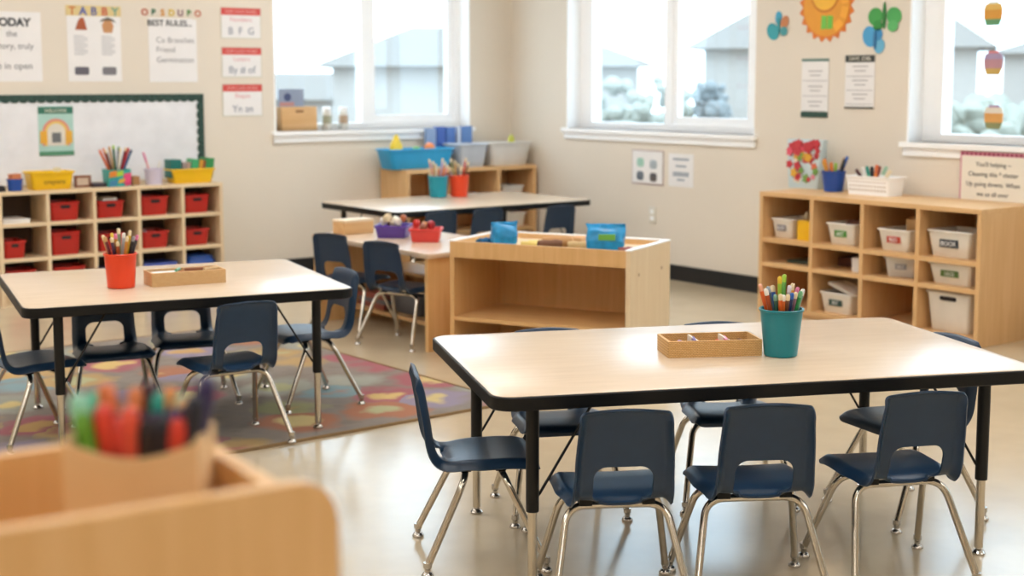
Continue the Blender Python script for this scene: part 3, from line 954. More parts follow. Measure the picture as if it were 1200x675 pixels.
# on top of B
t = thing('floral_bag', 'gift bag with red and pink flowers standing on the maple cubby', 'gift bag', (6.40, 5.625, ZB), -PI / 2)
bm = bmesh.new(); rr_loft(bm, [(.22, .06, 0, 0), (.225, .066, .006, 0), (.27, .05, .285, 0), (.264, .044, .285, 0), (.21, .05, .006, 0)], .008, 3)
obj('bag_body', bm, mat('bag_paper', 'c9dbe0', .6), t)
random.seed(3)
for i in range(56):
    x, z = random.uniform(-.118, .118), random.uniform(.05, .262)
    if i > 38:
        z = random.uniform(.21, .268)
    r_ = random.uniform(.013, .028)
    x *= .82 + .6 * z
    hx = random.choice(['c23a44', 'd8546a', 'b02a3c', 'e08a9a', 'd9a63a', '6f9a4a', '3f5a9a', 'e8dcc8', 'd86a4a'])
    if z > .2:
        hx = random.choice(['c23a44', 'b8323c', 'd8546a'])
    yf = -(.033 - .008 * z / .285)
    bm = bmesh.new()
    loft(bm, [[(x + r_ * (1 + .22 * math.cos(5 * a)) * math.cos(a), yf + q - .0002 * i, z + r_ * (1 + .22 * math.cos(5 * a)) * math.sin(a)) for a in [2 * PI * k / 30 for k in range(30)]] for q in (.003, -.0012)])
    obj('flower_print', bm, plas(hx), t)
base = (6.335, 5.365, ZB)
cup('plastic_cup', 'royal blue cup with scissors and a yellow ruler on the maple cubby', 'cup', .068, .054, .118, M['navycup'], base)
sticks('royal blue cup', base, .054, .068, .118, [(-.9, -.2, .18, 'ochre', 'd99a35', 'd99a35'), (-.7, .2, .185, 'amber', 'e0a84a', C['orng']), (-.3, -.2, .16, 'coral', 'd8743f', C['orng']), (.2, .2, .155, 'lime', 'b9c86a', C['lime']), (.75, -.1, .185, 'charcoal', '3a3f48', C['black']), (.95, .2, .205, 'navy', C['navy'], C['blue']), (.85, .5, .195, 'brown', C['brown'], C['tan'])], 'marker', .0085, group='pens in the royal blue cup')
t = thing('white_basket', 'white plastic basket of upright markers on the maple cubby', 'basket', (6.33, 5.065, ZB), -PI / 2)
bm = bmesh.new()
w_, d_, h_ = .30, .15, .105
rr_loft(bm, [(w_ * .92, d_ * .9, 0, 0), (w_ * .92, d_ * .9, .004, 0), (w_, d_, h_ - .01, 0), (w_ + .014, d_ + .014, h_ - .008, .006), (w_ + .014, d_ + .014, h_, .006), (w_ - .006, d_ - .006, h_, -.003), (w_ * .92 - .008, d_ * .9 - .008, .005, -.003)], .016, 4)
obj('basket_body', bm, M['white'], t)
bm = bmesh.new()
for r_ in range(3):
    for k in range(12):
        z = .022 + r_ * .024
        x = -.118 + k * .0215
        yf = -(d_ * (.9 + .1 * z / h_)) / 2
        box(bm, x - .0075, x + .0075, yf - .001, yf + .003, z, z + .015)
obj('weave_slots', bm, plas('c9c2ba'), t)
base = (6.33, 5.085, ZB)
sticks('white basket', base, .10, .11, .10, [(-.75, .0, .155, 'maroon', C['maroon'], '4a1c20'), (-.45, .0, .15, 'ivory', 'e6e0cc', C['white']), (-.25, .0, .15, 'green', '6fb89a', '2f8a7a'), (-.05, .0, .145, 'black', C['black'], C['black']), (.15, .0, .155, 'orange', C['orng'], 'd86a3a'), (.3, .1, .15, 'rust', '9a4a34', '8a3a30'), (.55, .0, .16, 'white', 'e8ecea', '9cc0a0'), (.85, .0, .15, 'peach', 'e8b49a', C['cream'])], 'marker', .009, z0=.012, group='markers in the white basket')

# sign against the wall on B
t = thing('paper_sign', 'white sign with pink flowered border standing on the maple cubby', 'sign', (XB - .020, 4.435, ZB), -PI / 2)
bm = bmesh.new(); box(bm, -.205, .205, -.004, 0, 0, .255); obj('sign_border', bm, plas('cf8fa0'), t)
bm = bmesh.new(); box(bm, -.195, .195, -.0055, -.0035, .0, .232); obj('sign_sheet', bm, M['cream'], t)
bm = bmesh.new()
for i in range(15):
    x = -.19 + i * .027
    loft(bm, [[(x + .011 * math.cos(a), q, .243 + .009 * math.sin(a)) for a in [2 * PI * k / 10 for k in range(10)]] for q in (-.003, -.0052)])
obj('flower_border', bm, plas('8f3a55'), t)
for i, s_ in enumerate(("You'll helping ~", 'Cleaning this * clutter', 'Up going downs. When', 'we us all over')):
    text(t, s_, .034, M['ink'], (0, -.0062, .178 - i * .052))

# corner shelf on the back wall
CX, CY_ = 5.345, 8.30
shelf_unit('corner_shelf', 'maple open shelf in the room corner holding three tubs', 1.135, .345, .70, [.39, .795], [.25, .475], (CX, CY_, 0), 0, M['maple'], M['maple_h'], t=.026, kick=.05)
ZC = .7005
tub('blue_tub', 'sky blue tub of toys on the corner shelf', 'tub', .54, .20, .142, M['bluetub'], (5.525, 8.47, ZC), 0, 'tubs on the corner shelf', .88, .01, .005, .03)
tub('grey_tub', 'pale grey tub between blue and off-white ones on the corner shelf', 'tub', .235, .24, .165, M['greytub'], (5.945, 8.45, ZC), 0, 'tubs on the corner shelf', .84, .01, .005, .025)
tub('white_tub', 'off-white tub nearest the room corner on the corner shelf', 'tub', .37, .24, .17, M['lighttub'], (6.275, 8.45, ZC), 0, 'tubs on the corner shelf', .84, .01, .005, .025)
t = thing('toy_duck', 'yellow toy sticking out of the sky blue tub', 'toy', (5.36, 8.46, ZC + .02), 0)
bm = bmesh.new(); rr_loft(bm, [(.05, .05, .06, 0), (.09, .06, .12, 0), (.085, .055, .15, 0), (.05, .045, .18, 0), (.035, .035, .21, 0), (.012, .012, .222, 0)], .02, 5); obj('toy_body', bm, plas('f0cf3a'), t)
for x, hx, lb, h_ in ((5.53, '5fa84a', 'green ball peeking out of the sky blue tub', .155), (5.64, 'e8874a', 'orange and white ball peeking out of the sky blue tub', .18)):
    bm = bmesh.new(); bmesh.ops.create_uvsphere(bm, u_segments=18, v_segments=12, radius=.04)
    o = tag(obj('toy_ball', bm, plas(hx), loc=(x, 8.46, ZC + h_ - .04)), lb, 'ball', 'balls in the blue tub')
bm = bmesh.new(); lathe(bm, [(.004, 0), (.01, .01), (.022, .05), (.026, .09), (.014, .12), (.004, .125)], 10)
tag(obj('toy_leaf', bm, plas('c9cc5a'), loc=(6.36, 8.45, ZC + .095)), 'lime green toy poking up from off-white corner tub', 'toy')
for i, (x, w, h_, hx, lb) in enumerate(((5.745, .08, .275, '8fa6c9', 'pale blue book standing behind grey tub, nearest the window sill'), (5.83, .075, .285, '3f62b0', 'royal blue book standing behind grey tub'), (5.915, .075, .280, '4d74b8', 'blue book with white spots behind grey tub, in the middle'), (5.99, .03, .28, 'c9d3e4', 'white spined book behind grey tub'), (6.06, .09, .285, '5f86c0', 'wide blue book behind grey tub, nearest the room corner'))):
    t = thing('book', lb, 'book', (x, 8.61, ZC), 0, 'books behind the grey tub')
    bm = bmesh.new(); box(bm, -w / 2, w / 2, -.02, .02, 0, h_); bevel_all(bm, .002); obj('book_cover', bm, plas(hx), t)
    bm = bmesh.new(); box(bm, -w / 2 + .004, w / 2 - .004, -.016, .016, h_ - .002, h_ + .0006); obj('page_block', bm, M['paper'], t)
tub('white_bin', 'small off-white bin inside the corner shelf, upper right', 'bin', .19, .2, .075, M['lighttub'], (CX + .955, 8.44, .4755), 0, None, .9, .006, .004, .015)
sheets(CX + .59, 8.43, .4755, .26, .2, 4, 'pale papers lying inside corner shelf, upper middle', [M['cream'], M['paper']], th=.007)
tub('white_bin', 'pale bin low in the corner shelf, right column', 'bin', .24, .2, .10, M['whitetub'], (CX + .95, 8.44, .2505), 0, None, .9, .006, .004, .015)

# ------------------------------------------------------------------ sill items
t = thing('wooden_box', 'plain wooden box standing on the left window sill', 'box', (4.728, 8.735, .9755))
bm = bmesh.new(); rr_loft(bm, [(.27, .09, 0, 0), (.275, .095, .004, 0), (.275, .095, .165, 0), (.262, .082, .165, 0), (.262, .082, .012, 0)], .006, 3); obj('box_body', bm, M['maple_h'], t)
bm = bmesh.new(); box(bm, -.03, .03, -.0485, -.044, .125, .14); obj('finger_slot', bm, plas('8a5a30'), t)
t = thing('picture_card', 'small blue and pink picture card standing in the sill box', 'picture', (4.69, 8.735, .99))
bm = bmesh.new(); box(bm, -.095, .095, -.004, .004, 0, .27); obj('card_sheet', bm, plas('8f9ab0'), t)
bm = bmesh.new()
loft(bm, [[(-.03 + .028 * math.cos(a), q, .215 + .028 * math.sin(a)) for a in [2 * PI * k / 14 for k in range(14)]] for q in (-.003, -.0055)])
obj('card_figure', bm, plas('3f4a70'), t)
bm = bmesh.new(); box(bm, -.09, .02, -.0052, -.003, .155, .18); obj('card_band', bm, plas('c08a86'), t)
for x, hx, lb in ((4.967, 'a8a890', 'white lidded jar with olive band on the sill, beside the box'), (5.098, 'b59a80', 'white lidded jar with tan band on the sill, near the mullion')):
    t = thing('glue_jar', lb, 'jar', (x, 8.735, .9755), 0, 'jars on the sill')
    bm = bmesh.new(); lathe(bm, [(.032, 0), (.034, .004), (.034, .12), (.028, .128)], 20); obj('jar_body', bm, plas('dcdad2'), t)
    bm = bmesh.new(); lathe(bm, [(.0348, .045), (.0348, .10)], 20); obj('jar_band', bm, plas(hx), t)
    bm = bmesh.new(); lathe(bm, [(.03, .128), (.031, .13), (.031, .155), (.024, .16)], 20); obj('jar_lid', bm, M['white'], t)

# ------------------------------------------------------------------ play table
PX0, PX1, PY0, PY1, PZ = 3.795, 4.40, 5.715, 6.84, .486
t = thing('play_table', 'low wooden play table with end panels and bins stored beneath', 'table', (PX0, PY0, 0))
W_, L_ = PX1 - PX0, PY1 - PY0
bm = bmesh.new(); rr_loft(bm, [(W_ + .02, L_ + .02, 0, 0), (W_ + .024, L_ + .024, .004, 0), (W_ + .024, L_ + .024, .022, 0), (W_ + .018, L_ + .018, .026, 0)], .02, 5, cx=W_ / 2, cy=L_ / 2)
obj('tabletop', bm, M['lam'], t, loc=(0, 0, PZ - .026))
for y in (0, L_ - .025):
    bx('end_panel', (0, W_, y, y + .025, 0, PZ - .026), M['oak'], t)
bx('lower_shelf', (.22, W_, .025, L_ - .025, .06, .08), M['maple'], t)
bx('mid_shelf', (.36, W_, .025, L_ - .025, .27, .288), M['maple'], t)
bx('back_panel', (W_ - .015, W_, .025, L_ - .025, .08, .27), M['maple'], t, bev=0)
tub('grey_bin', 'grey bin under the play table, nearer the sand table', 'bin', .3, .26, .13, M['greytub'], (4.185, 5.95, .0805), PI / 2, 'bins under the play table')
tub('grey_bin', 'grey bin under the play table, further towards the window', 'bin', .3, .26, .11, plas('6f7480'), (4.185, 6.34, .0805), PI / 2, 'bins under the play table')
sheets(4.16, 6.66, .0805, .22, .28, 3, 'stack of red and grey books under the play table', [plas('a8605a'), plas('7a7c86')], 0, 'books', .025)
sheets(4.185, 5.95, .2115, .2, .2, 1, 'pinkish red book lying on grey bin under the play table', [plas('b86a62')], .1, 'book', .02)
t = thing('wooden_box', 'plain pale wooden box on the play table', 'box', (3.985, 6.735, PZ + .0002), R(4))
bm = bmesh.new(); rr_loft(bm, [(.19, .11, 0, 0), (.194, .114, .003, 0), (.194, .114, .065, 0)], .004, 3); obj('box_body', bm, M['maple_h'], t)
bm = bmesh.new(); rr_loft(bm, [(.198, .118, .0652, 0), (.198, .118, .076, 0), (.192, .112, .079, 0)], .005, 3); obj('box_lid', bm, M['birch_h'], t)
tub('purple_tray', 'purple tray of pale wooden pieces on the play table', 'tray', .17, .17, .068, M['purple'], (4.06, 6.44, PZ + .0002), R(-45), 'toy trays on the play table', .88, .006, .004, .015)
tub('coral_tray', 'coral red tray of small toys on the play table', 'tray', .16, .14, .07, M['coral'], (4.085, 6.165, PZ + .0002), R(-40), 'toy trays on the play table', .88, .006, .004, .015)
random.seed(11)
k = 0
for cx_, cy_, cols, who, n in ((4.06, 6.44, [('cream', 'e6d8bc'), ('ivory', 'efe6d2'), ('buff', 'd9c09a'), ('brown', '7a4a30'), ('white', 'ece8e0'), ('wheat', 'e0cca4'), ('oat', 'd6c6aa'), ('linen', 'e8dfcf'), ('russet', 'a8603a'), ('bone', 'dcd2bf')], 'purple tray', 10), (4.085, 6.165, [('rust', 'a84a2c'), ('tan', 'c9824a'), ('scarlet', 'c8302c'), ('pink', 'e09a9a'), ('brown', '8a4a30'), ('ruby', 'a8242c'), ('coral', 'dc6a58')], 'coral tray', 7)):
    for i in range(n):
        a = 2 * PI * i / n + .3
        rr_ = .05 if i % 3 else .018
        bm = bmesh.new()
        rr_loft(bm, [(.028, .028, 0, 0), (.036, .036, .01, 0), (.034, .034, .03, 0), (.02, .02, .038, 0)], .010, 4)
        cn, hx = cols[i]
        tag(obj('wooden_piece' if who[0] == 'p' else 'small_toy', bm, plas(hx), loc=(cx_ + rr_ * math.cos(a), cy_ + rr_ * math.sin(a), PZ + (.056 if who[0] == 'p' else .046) + .014 * (i % 3)), rot=(.3 * (i % 2), .3 * ((i + 1) % 2), a)), '%s coloured piece heaped in the %s on the play table' % (cn, who), 'toy', 'pieces heaped in the %s' % who)

# ------------------------------------------------------------------ sand table
sa = math.atan2(-.824, .398)
SL, SD, SH = .915, .487, .57
t = thing('sand_table', 'big open-fronted wooden sand table with a sunken top tray', 'sand table', (3.767, 5.484, 0), sa)
tk = .022
bx('end_panel', (0, tk, 0, SD, 0, SH), M['oak'], t)
bx('end_panel', (SL - tk, SL, 0, SD, 0, SH), M['birch'], t)  # paler board puts the light reflected on this end into its colour
bx('front_rail', (tk, SL - tk, 0, tk, SH - .075, SH), M['oak'], t)
bx('back_rail', (tk, SL - tk, SD - tk, SD, SH - .075, SH), M['maple'], t)
bx('tray_floor', (tk, SL - tk, tk, SD - tk, SH - .042, SH - .024), M['birch'], t)
bx('lower_shelf', (tk, SL - tk, .004, SD - tk, .195, .213), M['oak_h'], t)
bx('back_panel', (tk, SL - tk, SD - tk, SD - .006, .03, SH - .075), M['oak'], t, bev=0)
bm = bmesh.new()
box(bm, SL - tk - .002, SL + .002, -.002, SD + .002, SH + .0002, SH + .006); box(bm, -.002, tk + .002, -.002, SD + .002, SH + .0002, SH + .006); box(bm, tk, SL - tk, SD - tk, SD + .002, SH + .0002, SH + .006)
bevel_all(bm, .002)
obj('highlight_rim', bm, M['white'], t)  # white strips paint in the light reflected along the tray rim
bm = bmesh.new()
for y in (.1, .38):
    loft(bm, [[(SL + q, y + .008 * math.cos(a), .455 + .008 * math.sin(a)) for a in [2 * PI * k / 14 for k in range(14)]] for q in (-.002, .0015)])
obj('screw_cap', bm, plas('b99a78'), t)
def st(x, y, z=SH - .0235):
    c, s = math.cos(sa), math.sin(sa)
    return (3.767 + x * c - y * s, 5.484 + x * s + y * c, z)
def pouch(label, w, d, h, m, loc, rz, tint=None):
    t = thing('toy_pouch', label, 'pouch', loc, rz, 'blue pouches in the sand table')
    bm = bmesh.new()
    rings = []
    for k, (f, g, z) in enumerate(((.94, .9, 0), (1, 1, .02), (1.02, 1.03, h * .45), (.98, .7, h * .8), (1.06, .22, h), (1.08, .16, h * 1.03))):
        rings.append([(x * f + .004 * math.sin(9 * x / w + k), y * g + .004 * math.cos(11 * x / w + 2 * k), z + .010 * math.sin(5 * x / w + k) * (k > 2)) for x, y in ring_pts(w, d, .018, 6)])
    loft(bm, rings)
    bmesh.ops.subdivide_edges(bm, edges=bm.edges[:], cuts=2, use_grid_fill=True)
    for v in bm.verts:
        q = mnoise.noise_vector(Vector((v.co.x * 38, v.co.y * 38, v.co.z * 30)) + Vector(loc) * 9)
        v.co += q * .008 * min(1, v.co.z / .02)
    obj('pouch_body', bm, m, t)
    bm = bmesh.new(); tube(bm, [(-w * .5, 0, h * 1.03), (-w * .1, -.003, h * 1.05), (w * .5, 0, h * 1.02)], .006, 8)
    obj('pouch_seam', bm, m, t)
    if tint:
        bm = bmesh.new(); box(bm, -.03, .045, -d * .50 - .004, -d * .36, h * .5, h * .72); bevel_all(bm, .004)
        obj('pouch_patch', bm, plas(tint), t)
    return t
mb = mat('blue_foil', '1489c2', .3, var=.25, scale=25, bump=.6, bscale=40)
fr = R(-37)
p1 = st(.235, .10)
pouch('small crinkled blue pouch at left end of the sand table tray', .115, .07, .105, mb, p1, fr + R(5))
p2 = st(.745, .12)
pouch('big crinkled blue pouch with green patch in the sand table tray', .165, .10, .118, mb, p2, fr + R(-8), '6fb04a')
pz = SH - .0235
for i, (x, y, a, ln, r_, hx, lb) in enumerate([(.13, .12, 10, .10, .014, 'e0c98a', 'pale yellow stick leaning by the small blue pouch'), (.15, .06, 80, .08, .02, '1c5f8c', 'dark blue rolled cloth before the small blue pouch'), (.38, .15, 0, .16, .012, 'e6cf7a', 'yellow stick lying flat in sand table tray'), (.40, .22, 10, .18, .012, 'ecd68a', 'longer pale yellow stick at back of sand table tray'),
                                          (.50, .17, 25, .18, .026, 'b98a58', 'thick brown log lying in middle of sand table tray'), (.47, .11, 40, .11, .021, '6f4a34', 'short dark bark log in the sand table tray'), (.58, .26, 62, .18, .027, 'd6a878', 'light peeled log at back of sand table tray'), (.60, .16, 15, .12, .018, 'c9ad7c', 'thin tan log beside big blue pouch'), (.84, .12, 50, .07, .014, '9a5c58', 'reddish short stick right of the big blue pouch'), (.86, .2, 20, .09, .01, 'e8e0d4', 'white short stick at right end of sand table tray')]):
    bm = bmesh.new()
    tube(bm, [(-ln / 2, 0, r_), (-ln / 4, .004, r_ * 1.05), (0, -.003, r_), (ln / 4, .003, r_ * 1.08), (ln / 2, 0, r_ * .95)], [r_ * .9, r_, r_ * .96, r_, r_ * .85], 12)
    q = st(x, y, pz + .0005)
    tag(obj('wooden_log' if 'log' in lb else 'craft_stick', bm, plas(hx, .7), loc=q, rz=sa + R(a)), lb, 'log' if 'log' in lb else 'stick', 'pieces in the sand table')

# ------------------------------------------------------------------ things on the back wall
def wall_thing(name, label, cat, x, z, wall='A', group=None, off=.0006):
    return thing(name, label, cat, (x, YA - off, z) if wall == 'A' else (XB - off, x, z), 0 if wall == 'A' else -PI / 2, group)
def sheet(parent, name, w, h, m, z0=0, x0=None, y=.0, th=.0025):
    x0 = -w / 2 if x0 is None else x0
    bm = bmesh.new(); box(bm, x0, x0 + w, y - th, y, z0, z0 + h)
    return obj(name, bm, m, parent, smooth=False)
# whiteboard
bx0, bx1, bz1, bz0 = 2.05, 4.002, 1.232, .69
t = wall_thing('whiteboard', 'whiteboard with dark green scalloped border above the birch cubby', 'whiteboard', (bx0 + bx1) / 2, bz0)
hw_ = (bx1 - bx0) / 2
bm = bmesh.new(); box(bm, -hw_ + .02, hw_ - .02, -.012, 0, 0, bz1 - bz0 - .02); obj('board_panel', bm, mat('board_white', 'e4e5e9', .3), t)
def scallop(n, L, w):
    pts = [(0, 0), (0, -w)]
    for i in range(n):
        for k in range(1, 9):
            a = PI * k / 8
            pts.append((L * (i + .5 - .5 * math.cos(a)) / n, -w - .016 * math.sin(a)))
    pts.append((L, 0))
    return pts
gm = mat('border_green', '27443c', .7, var=.5, scale=60)
bm = bmesh.new(); prism(bm, [(-hw_ + x, bz1 - bz0 + y) for x, y in scallop(36, 2 * hw_, .034)], -.0165, -.0125); obj('scalloped_border', bm, gm, t)
bm = bmesh.new(); prism(bm, [(hw_ + y, (bz1 - bz0) - x) for x, y in scallop(10, bz1 - bz0, .034)], -.0160, -.0125); obj('scalloped_border', bm, gm, t)
t = wall_thing('small_poster', 'small poster with a rainbow arch pinned on the whiteboard', 'poster', 3.028, .862, off=.0128)
sheet(t, 'poster_sheet', .215, .300, plas('a9cfc6'))
sheet(t, 'title_bar', .215, .042, plas('2f6f5c'), .255, y=-.0024)
sheet(t, 'ground_bar', .215, .026, plas('4f8a6c'), 0, y=-.0024)
text(t, 'WELCOME', .028, M['cream'], (0, -.0052, .264))
for i, (ro, hx) in enumerate(((.085, 'd98a7a'), (.07, 'e0c06a'), (.055, 'dcd6ca'))):
    bm = bmesh.new(); a_ = [PI * k / 20 for k in range(21)]
    loft(bm, [[(ro * math.cos(a), q, .14 + ro * math.sin(a)) for a in a_] + [(-ro, q, .06), (ro, q, .06)] for q in (-.002, -.0034 - .0008 * i)])
    obj('rainbow_band', bm, plas(hx), t)
for x in (-.078, .078):
    sheet(t, 'gold_panel', .042, .075, plas('e0a83a'), .075, x - .021, y=-.0026)
sheet(t, 'picture_block', .055, .06, plas('6c6f72'), .08, y=-.0052)
# posters
t = wall_thing('wall_poster', 'white lettered poster cut by the picture edge at far left', 'poster', 2.80, 1.312, group='posters above the whiteboard')
sheet(t, 'poster_sheet', .325, .414, M['paper'])
for s_, sz, z, m in (('TODAY', .066, .33, M['ink']), ('the', .05, .268, M['softink']), ('...story, truly', .05, .195, M['softink']), ("be in open", .056, .075, M['softink'])):
    text(t, s_, sz, m, (-.015, -.0032, z), bold=.003 if s_ == 'TODAY' else .0006)
t = wall_thing('wall_poster', 'poster with two small characters and a colourful title strip', 'poster', 3.292, 1.312, group='posters above the whiteboard')
sheet(t, 'poster_sheet', .34, .40, M['paper'])
sheet(t, 'title_strip', .35, .062, plas('d9c48a'), .402, y=-.0003)
for i, (ch, hx) in enumerate(zip('TABBY', ('c8703a', '4a5aa8', '3f4f9a', 'c0503a', '5f9a8a'))):
    text(t, ch, .07, plas(hx), (-.135 + i * .068, -.0032, .407), bold=.0018)
bm = bmesh.new(); prism(bm, [(-.12, .315), (-.1, .37), (-.085, .39), (-.065, .39), (-.055, .36), (-.045, .315)], -.0036, -.002); obj('brown_figure', bm, plas('a8552f'), t)
bm = bmesh.new(); prism(bm, [(.05, .345), (.06, .30), (.115, .30), (.125, .345), (.11, .375), (.065, .375)], -.0036, -.002); obj('face_figure', bm, plas('c08a5c'), t)
bm = bmesh.new(); prism(bm, [(.035, .365), (.05, .382), (.09, .396), (.125, .382), (.14, .362), (.11, .374), (.065, .374)], -.0044, -.002); obj('hat_figure', bm, plas('5c5648'), t)
for x in (-.13, .045):
    bm = bmesh.new()
    for k in range(10):
        box(bm, x, x + .085 - .02 * ((k * 7) % 3 == 0), -.0033, -.002, .275 - k * .0125, .281 - k * .0125)
    obj('printed_lines', bm, plas('b9b9bc'), t)
    bm = bmesh.new(); rr_loft(bm, [(.09, .05, 0, 0), (.09, .05, .0015, 0)], .012, 4)
    obj('photo_patch', bm, plas('77747a' if x > 0 else '5f5c66'), t, loc=(x + .045, -.002, .065), rot=(PI / 2, 0, 0))
t = wall_thing('wall_poster', 'poster headed with bold black words and coloured letter cutouts', 'poster', 3.808, 1.308, group='posters above the whiteboard')
sheet(t, 'poster_sheet', .328, .40, M['paper'])
sheet(t, 'heading_strip', .30, .06, M['paper'], .345, -.165, y=-.0024)
text(t, 'BEST RULES...', .052, M['ink'], (-.02, -.0056, .356), bold=.001)
for s_, z in (('Co Branches', .25), ('Friend', .19), ('Germination', .125)):
    text(t, s_, .05, M['softink'], (-.115, -.0032, z), align='LEFT')
for i, (ch, hx) in enumerate(zip('OBSDUBO', ('c0604a', '3f7a5a', 'd9963a', 'd9b83a', '8a5a6a', '4f8a3a', 'c86a4a'))):
    text(t, ch, .056, plas(hx), (-.185 + i * .06, -.003, .42), bold=.002)
for i, (z, h_, a_, b_, ) in enumerate(((1.59, .205, 'Numbers', 'B  F  G'), (1.337, .2, 'Letters', 'By # of'), (1.081, .215, 'Shapes', 'Yn an'))):
    t = wall_thing('wall_card', 'red topped lettered card right of the posters, %s of three' % ('top', 'middle', 'bottom')[i], 'card', 4.288, z, group='red topped cards')
    sheet(t, 'card_border', .292, h_, plas('c9c6b4'))
    sheet(t, 'card_sheet', .280, h_ - .012, M['paper'], .006, y=-.0024, th=.001)
    sheet(t, 'red_bar', .284, .046, plas('cf4a44'), h_ - .05, y=-.0026, th=.0016)
    text(t, 'OUR CLASS WORD', .026, plas('e6b0a8'), (0, -.0046, h_ - .036))
    text(t, a_, .042, plas('d9a0a4'), (0, -.004, h_ - .092))
    text(t, b_, .066, plas('7c8494'), (0, -.004, .03))

# ------------------------------------------------------------------ things on the right wall
for y, z, w, h_, lb, kind in ((5.679, 1.101, .205, .345, 'narrow white chart with dark green band at its bottom', 0), (5.348, 1.157, .21, .305, 'narrow white chart with dark lettered band at its top', 1)):
    t = wall_thing('wall_chart', lb, 'chart', y, z, 'B', 'charts under the paper sun')
    sheet(t, 'chart_sheet', w, h_, M['paper'], th=.004)
    sheet(t, 'chart_band', w, .034 if kind == 0 else .012, plas('2f4f44' if kind == 0 else '6a6a62'), 0, y=-.004, th=.002)
    sheet(t, 'chart_band', w, .016 if kind == 0 else .04, plas('5f7f78' if kind == 0 else '3a3f3c'), h_ - (.016 if kind == 0 else .04), y=-.004, th=.002)
    if kind:
        text(t, 'DAYS  JOBS', .03, M['cream'], (0, -.0066, h_ - .03))
    bm = bmesh.new()
    for k in range(3):
        z_ = h_ * (.78 - .26 * k)
        box(bm, -w * .25, w * .28, -.0052, -.004, z_, z_ + .006); box(bm, -w * .18, w * .2, -.0052, -.004, z_ - .025, z_ - .019)
        box(bm, -w * .45, w * .45, -.0048, -.004, z_ - .055, z_ - .051)
    obj('printed_lines', bm, plas('a9a6a8'), t)
t = wall_thing('notice_sheet', 'white notice with four little pictures under the middle window', 'notice', 7.128, .617, 'B', 'notices under the middle window')
sheet(t, 'notice_backing', .315, .235, plas('b6a4a0')); sheet(t, 'notice_page', .30, .215, M['paper'], .012, y=-.0024)
for x, z_, hx in ((-.07, .15, '9fcbb9'), (.06, .14, 'a9b4ba'), (-.07, .06, '6a7480'), (.06, .055, '5c5656')):
    bm = bmesh.new(); rr_loft(bm, [(.07, .06, 0, 0), (.066, .056, .0012, 0)], .02, 4)
    obj('printed_picture', bm, plas(hx), t, loc=(x, -.005, z_), rot=(PI / 2, 0, 0))
t = wall_thing('notice_sheet', 'white notice with rows of grey print under the middle window', 'notice', 6.805, .622, 'B', 'notices under the middle window')
sheet(t, 'notice_page', .235, .218, M['paper'])
bm = bmesh.new()
for k, (w, z_) in enumerate(((.15, .175), (.1, .13), (.15, .085), (.15, .07), (.07, .04))):
    box(bm, -w / 2, w / 2, -.0036, -.002, z_, z_ + .012)
obj('printed_lines', bm, plas('8f9aa6'), t)
t = wall_thing('wall_outlet', 'white wall socket under the two notices', 'outlet', 7.075, .36, 'B')
bm = bmesh.new(); rr_loft(bm, [(.075, .115, 0, 0), (.075, .115, .004, 0), (.069, .109, .006, 0)], .006, 4); obj('cover_plate', bm, plas('dcd6c8'), t, loc=(0, 0, .057), rot=(PI / 2, 0, 0))
for z_ in (.035, .08):
    bm = bmesh.new(); rr_loft(bm, [(.034, .028, 0, 0), (.034, .028, .002, 0)], .01, 4); obj('socket', bm, M['white'], t, loc=(0, -.006, z_), rot=(PI / 2, 0, 0))

t = wall_thing('paper_sun', 'orange paper sun with jagged rays and a green badge', 'decoration', 5.606, 1.745, 'B')
def flat(parent, name, outline, y0, y1, m):
    bm = bmesh.new(); prism(bm, outline, -y1, -y0); return obj(name, bm, m, parent, smooth=False)
def disc(cx, cz, rx, rz_, n=28, teeth=0, dep=0):
    if teeth:
        return [(cx + (rx + (dep if k % 2 else 0)) * math.cos(PI * k / teeth), cz + (rz_ + (dep if k % 2 else 0)) * math.sin(PI * k / teeth)) for k in range(2 * teeth)]
    return [(cx + rx * math.cos(2 * PI * k / n), cz + rz_ * math.sin(2 * PI * k / n)) for k in range(n)]
flat(t, 'sun_rays', disc(0, 0, .178, .178, teeth=20, dep=.03), 0, .003, plas('d9782a'))
flat(t, 'sun_disc', disc(0, 0, .172, .172), .003, .005, plas('e29a2e'))
flat(t, 'sun_ring', disc(-.01, .07, .105, .105), .005, .0065, plas('c9781f'))
flat(t, 'sun_centre', disc(-.01, .075, .095, .095), .0065, .008, plas('eeb63a'))
for x in (-.035, .01):
    flat(t, 'green_bar', [(x, -.13), (x + .04, -.128), (x + .042, -.055), (x + .004, -.05)], .005, .007, plas('6fbf4a'))
for a in (20, -15, -50):
    c_, s_ = math.cos(R(a)), math.sin(R(a))
    flat(t, 'petal_panel', [(c_ * .115 - s_ * .03, s_ * .115 + c_ * .03), (c_ * .115 + s_ * .03, s_ * .115 - c_ * .03), (c_ * .165 + s_ * .035, s_ * .165 - c_ * .035), (c_ * .165 - s_ * .035, s_ * .165 + c_ * .035)], .005, .0065, plas('efa838'))
def butterfly(label, y, z, wings, body, group='paper butterflies'):
    t = wall_thing('paper_butterfly', label, 'decoration', y, z, 'B', group)
    for i, (x, zz, rx, rz_, ang, hx) in enumerate(wings):
        c_, s_ = math.cos(R(ang)), math.sin(R(ang))
        flat(t, 'wing', [(x + u * c_ - v * s_, zz + u * s_ + v * c_) for u, v in disc(0, 0, rx, rz_, 20)], .001 + .0012 * i, .0035 + .0012 * i, plas(hx))
    flat(t, 'body', [(body[0] + u, body[1] + v) for u, v in disc(0, 0, body[2], body[3], 14)], .004, .010, plas(body[4]))
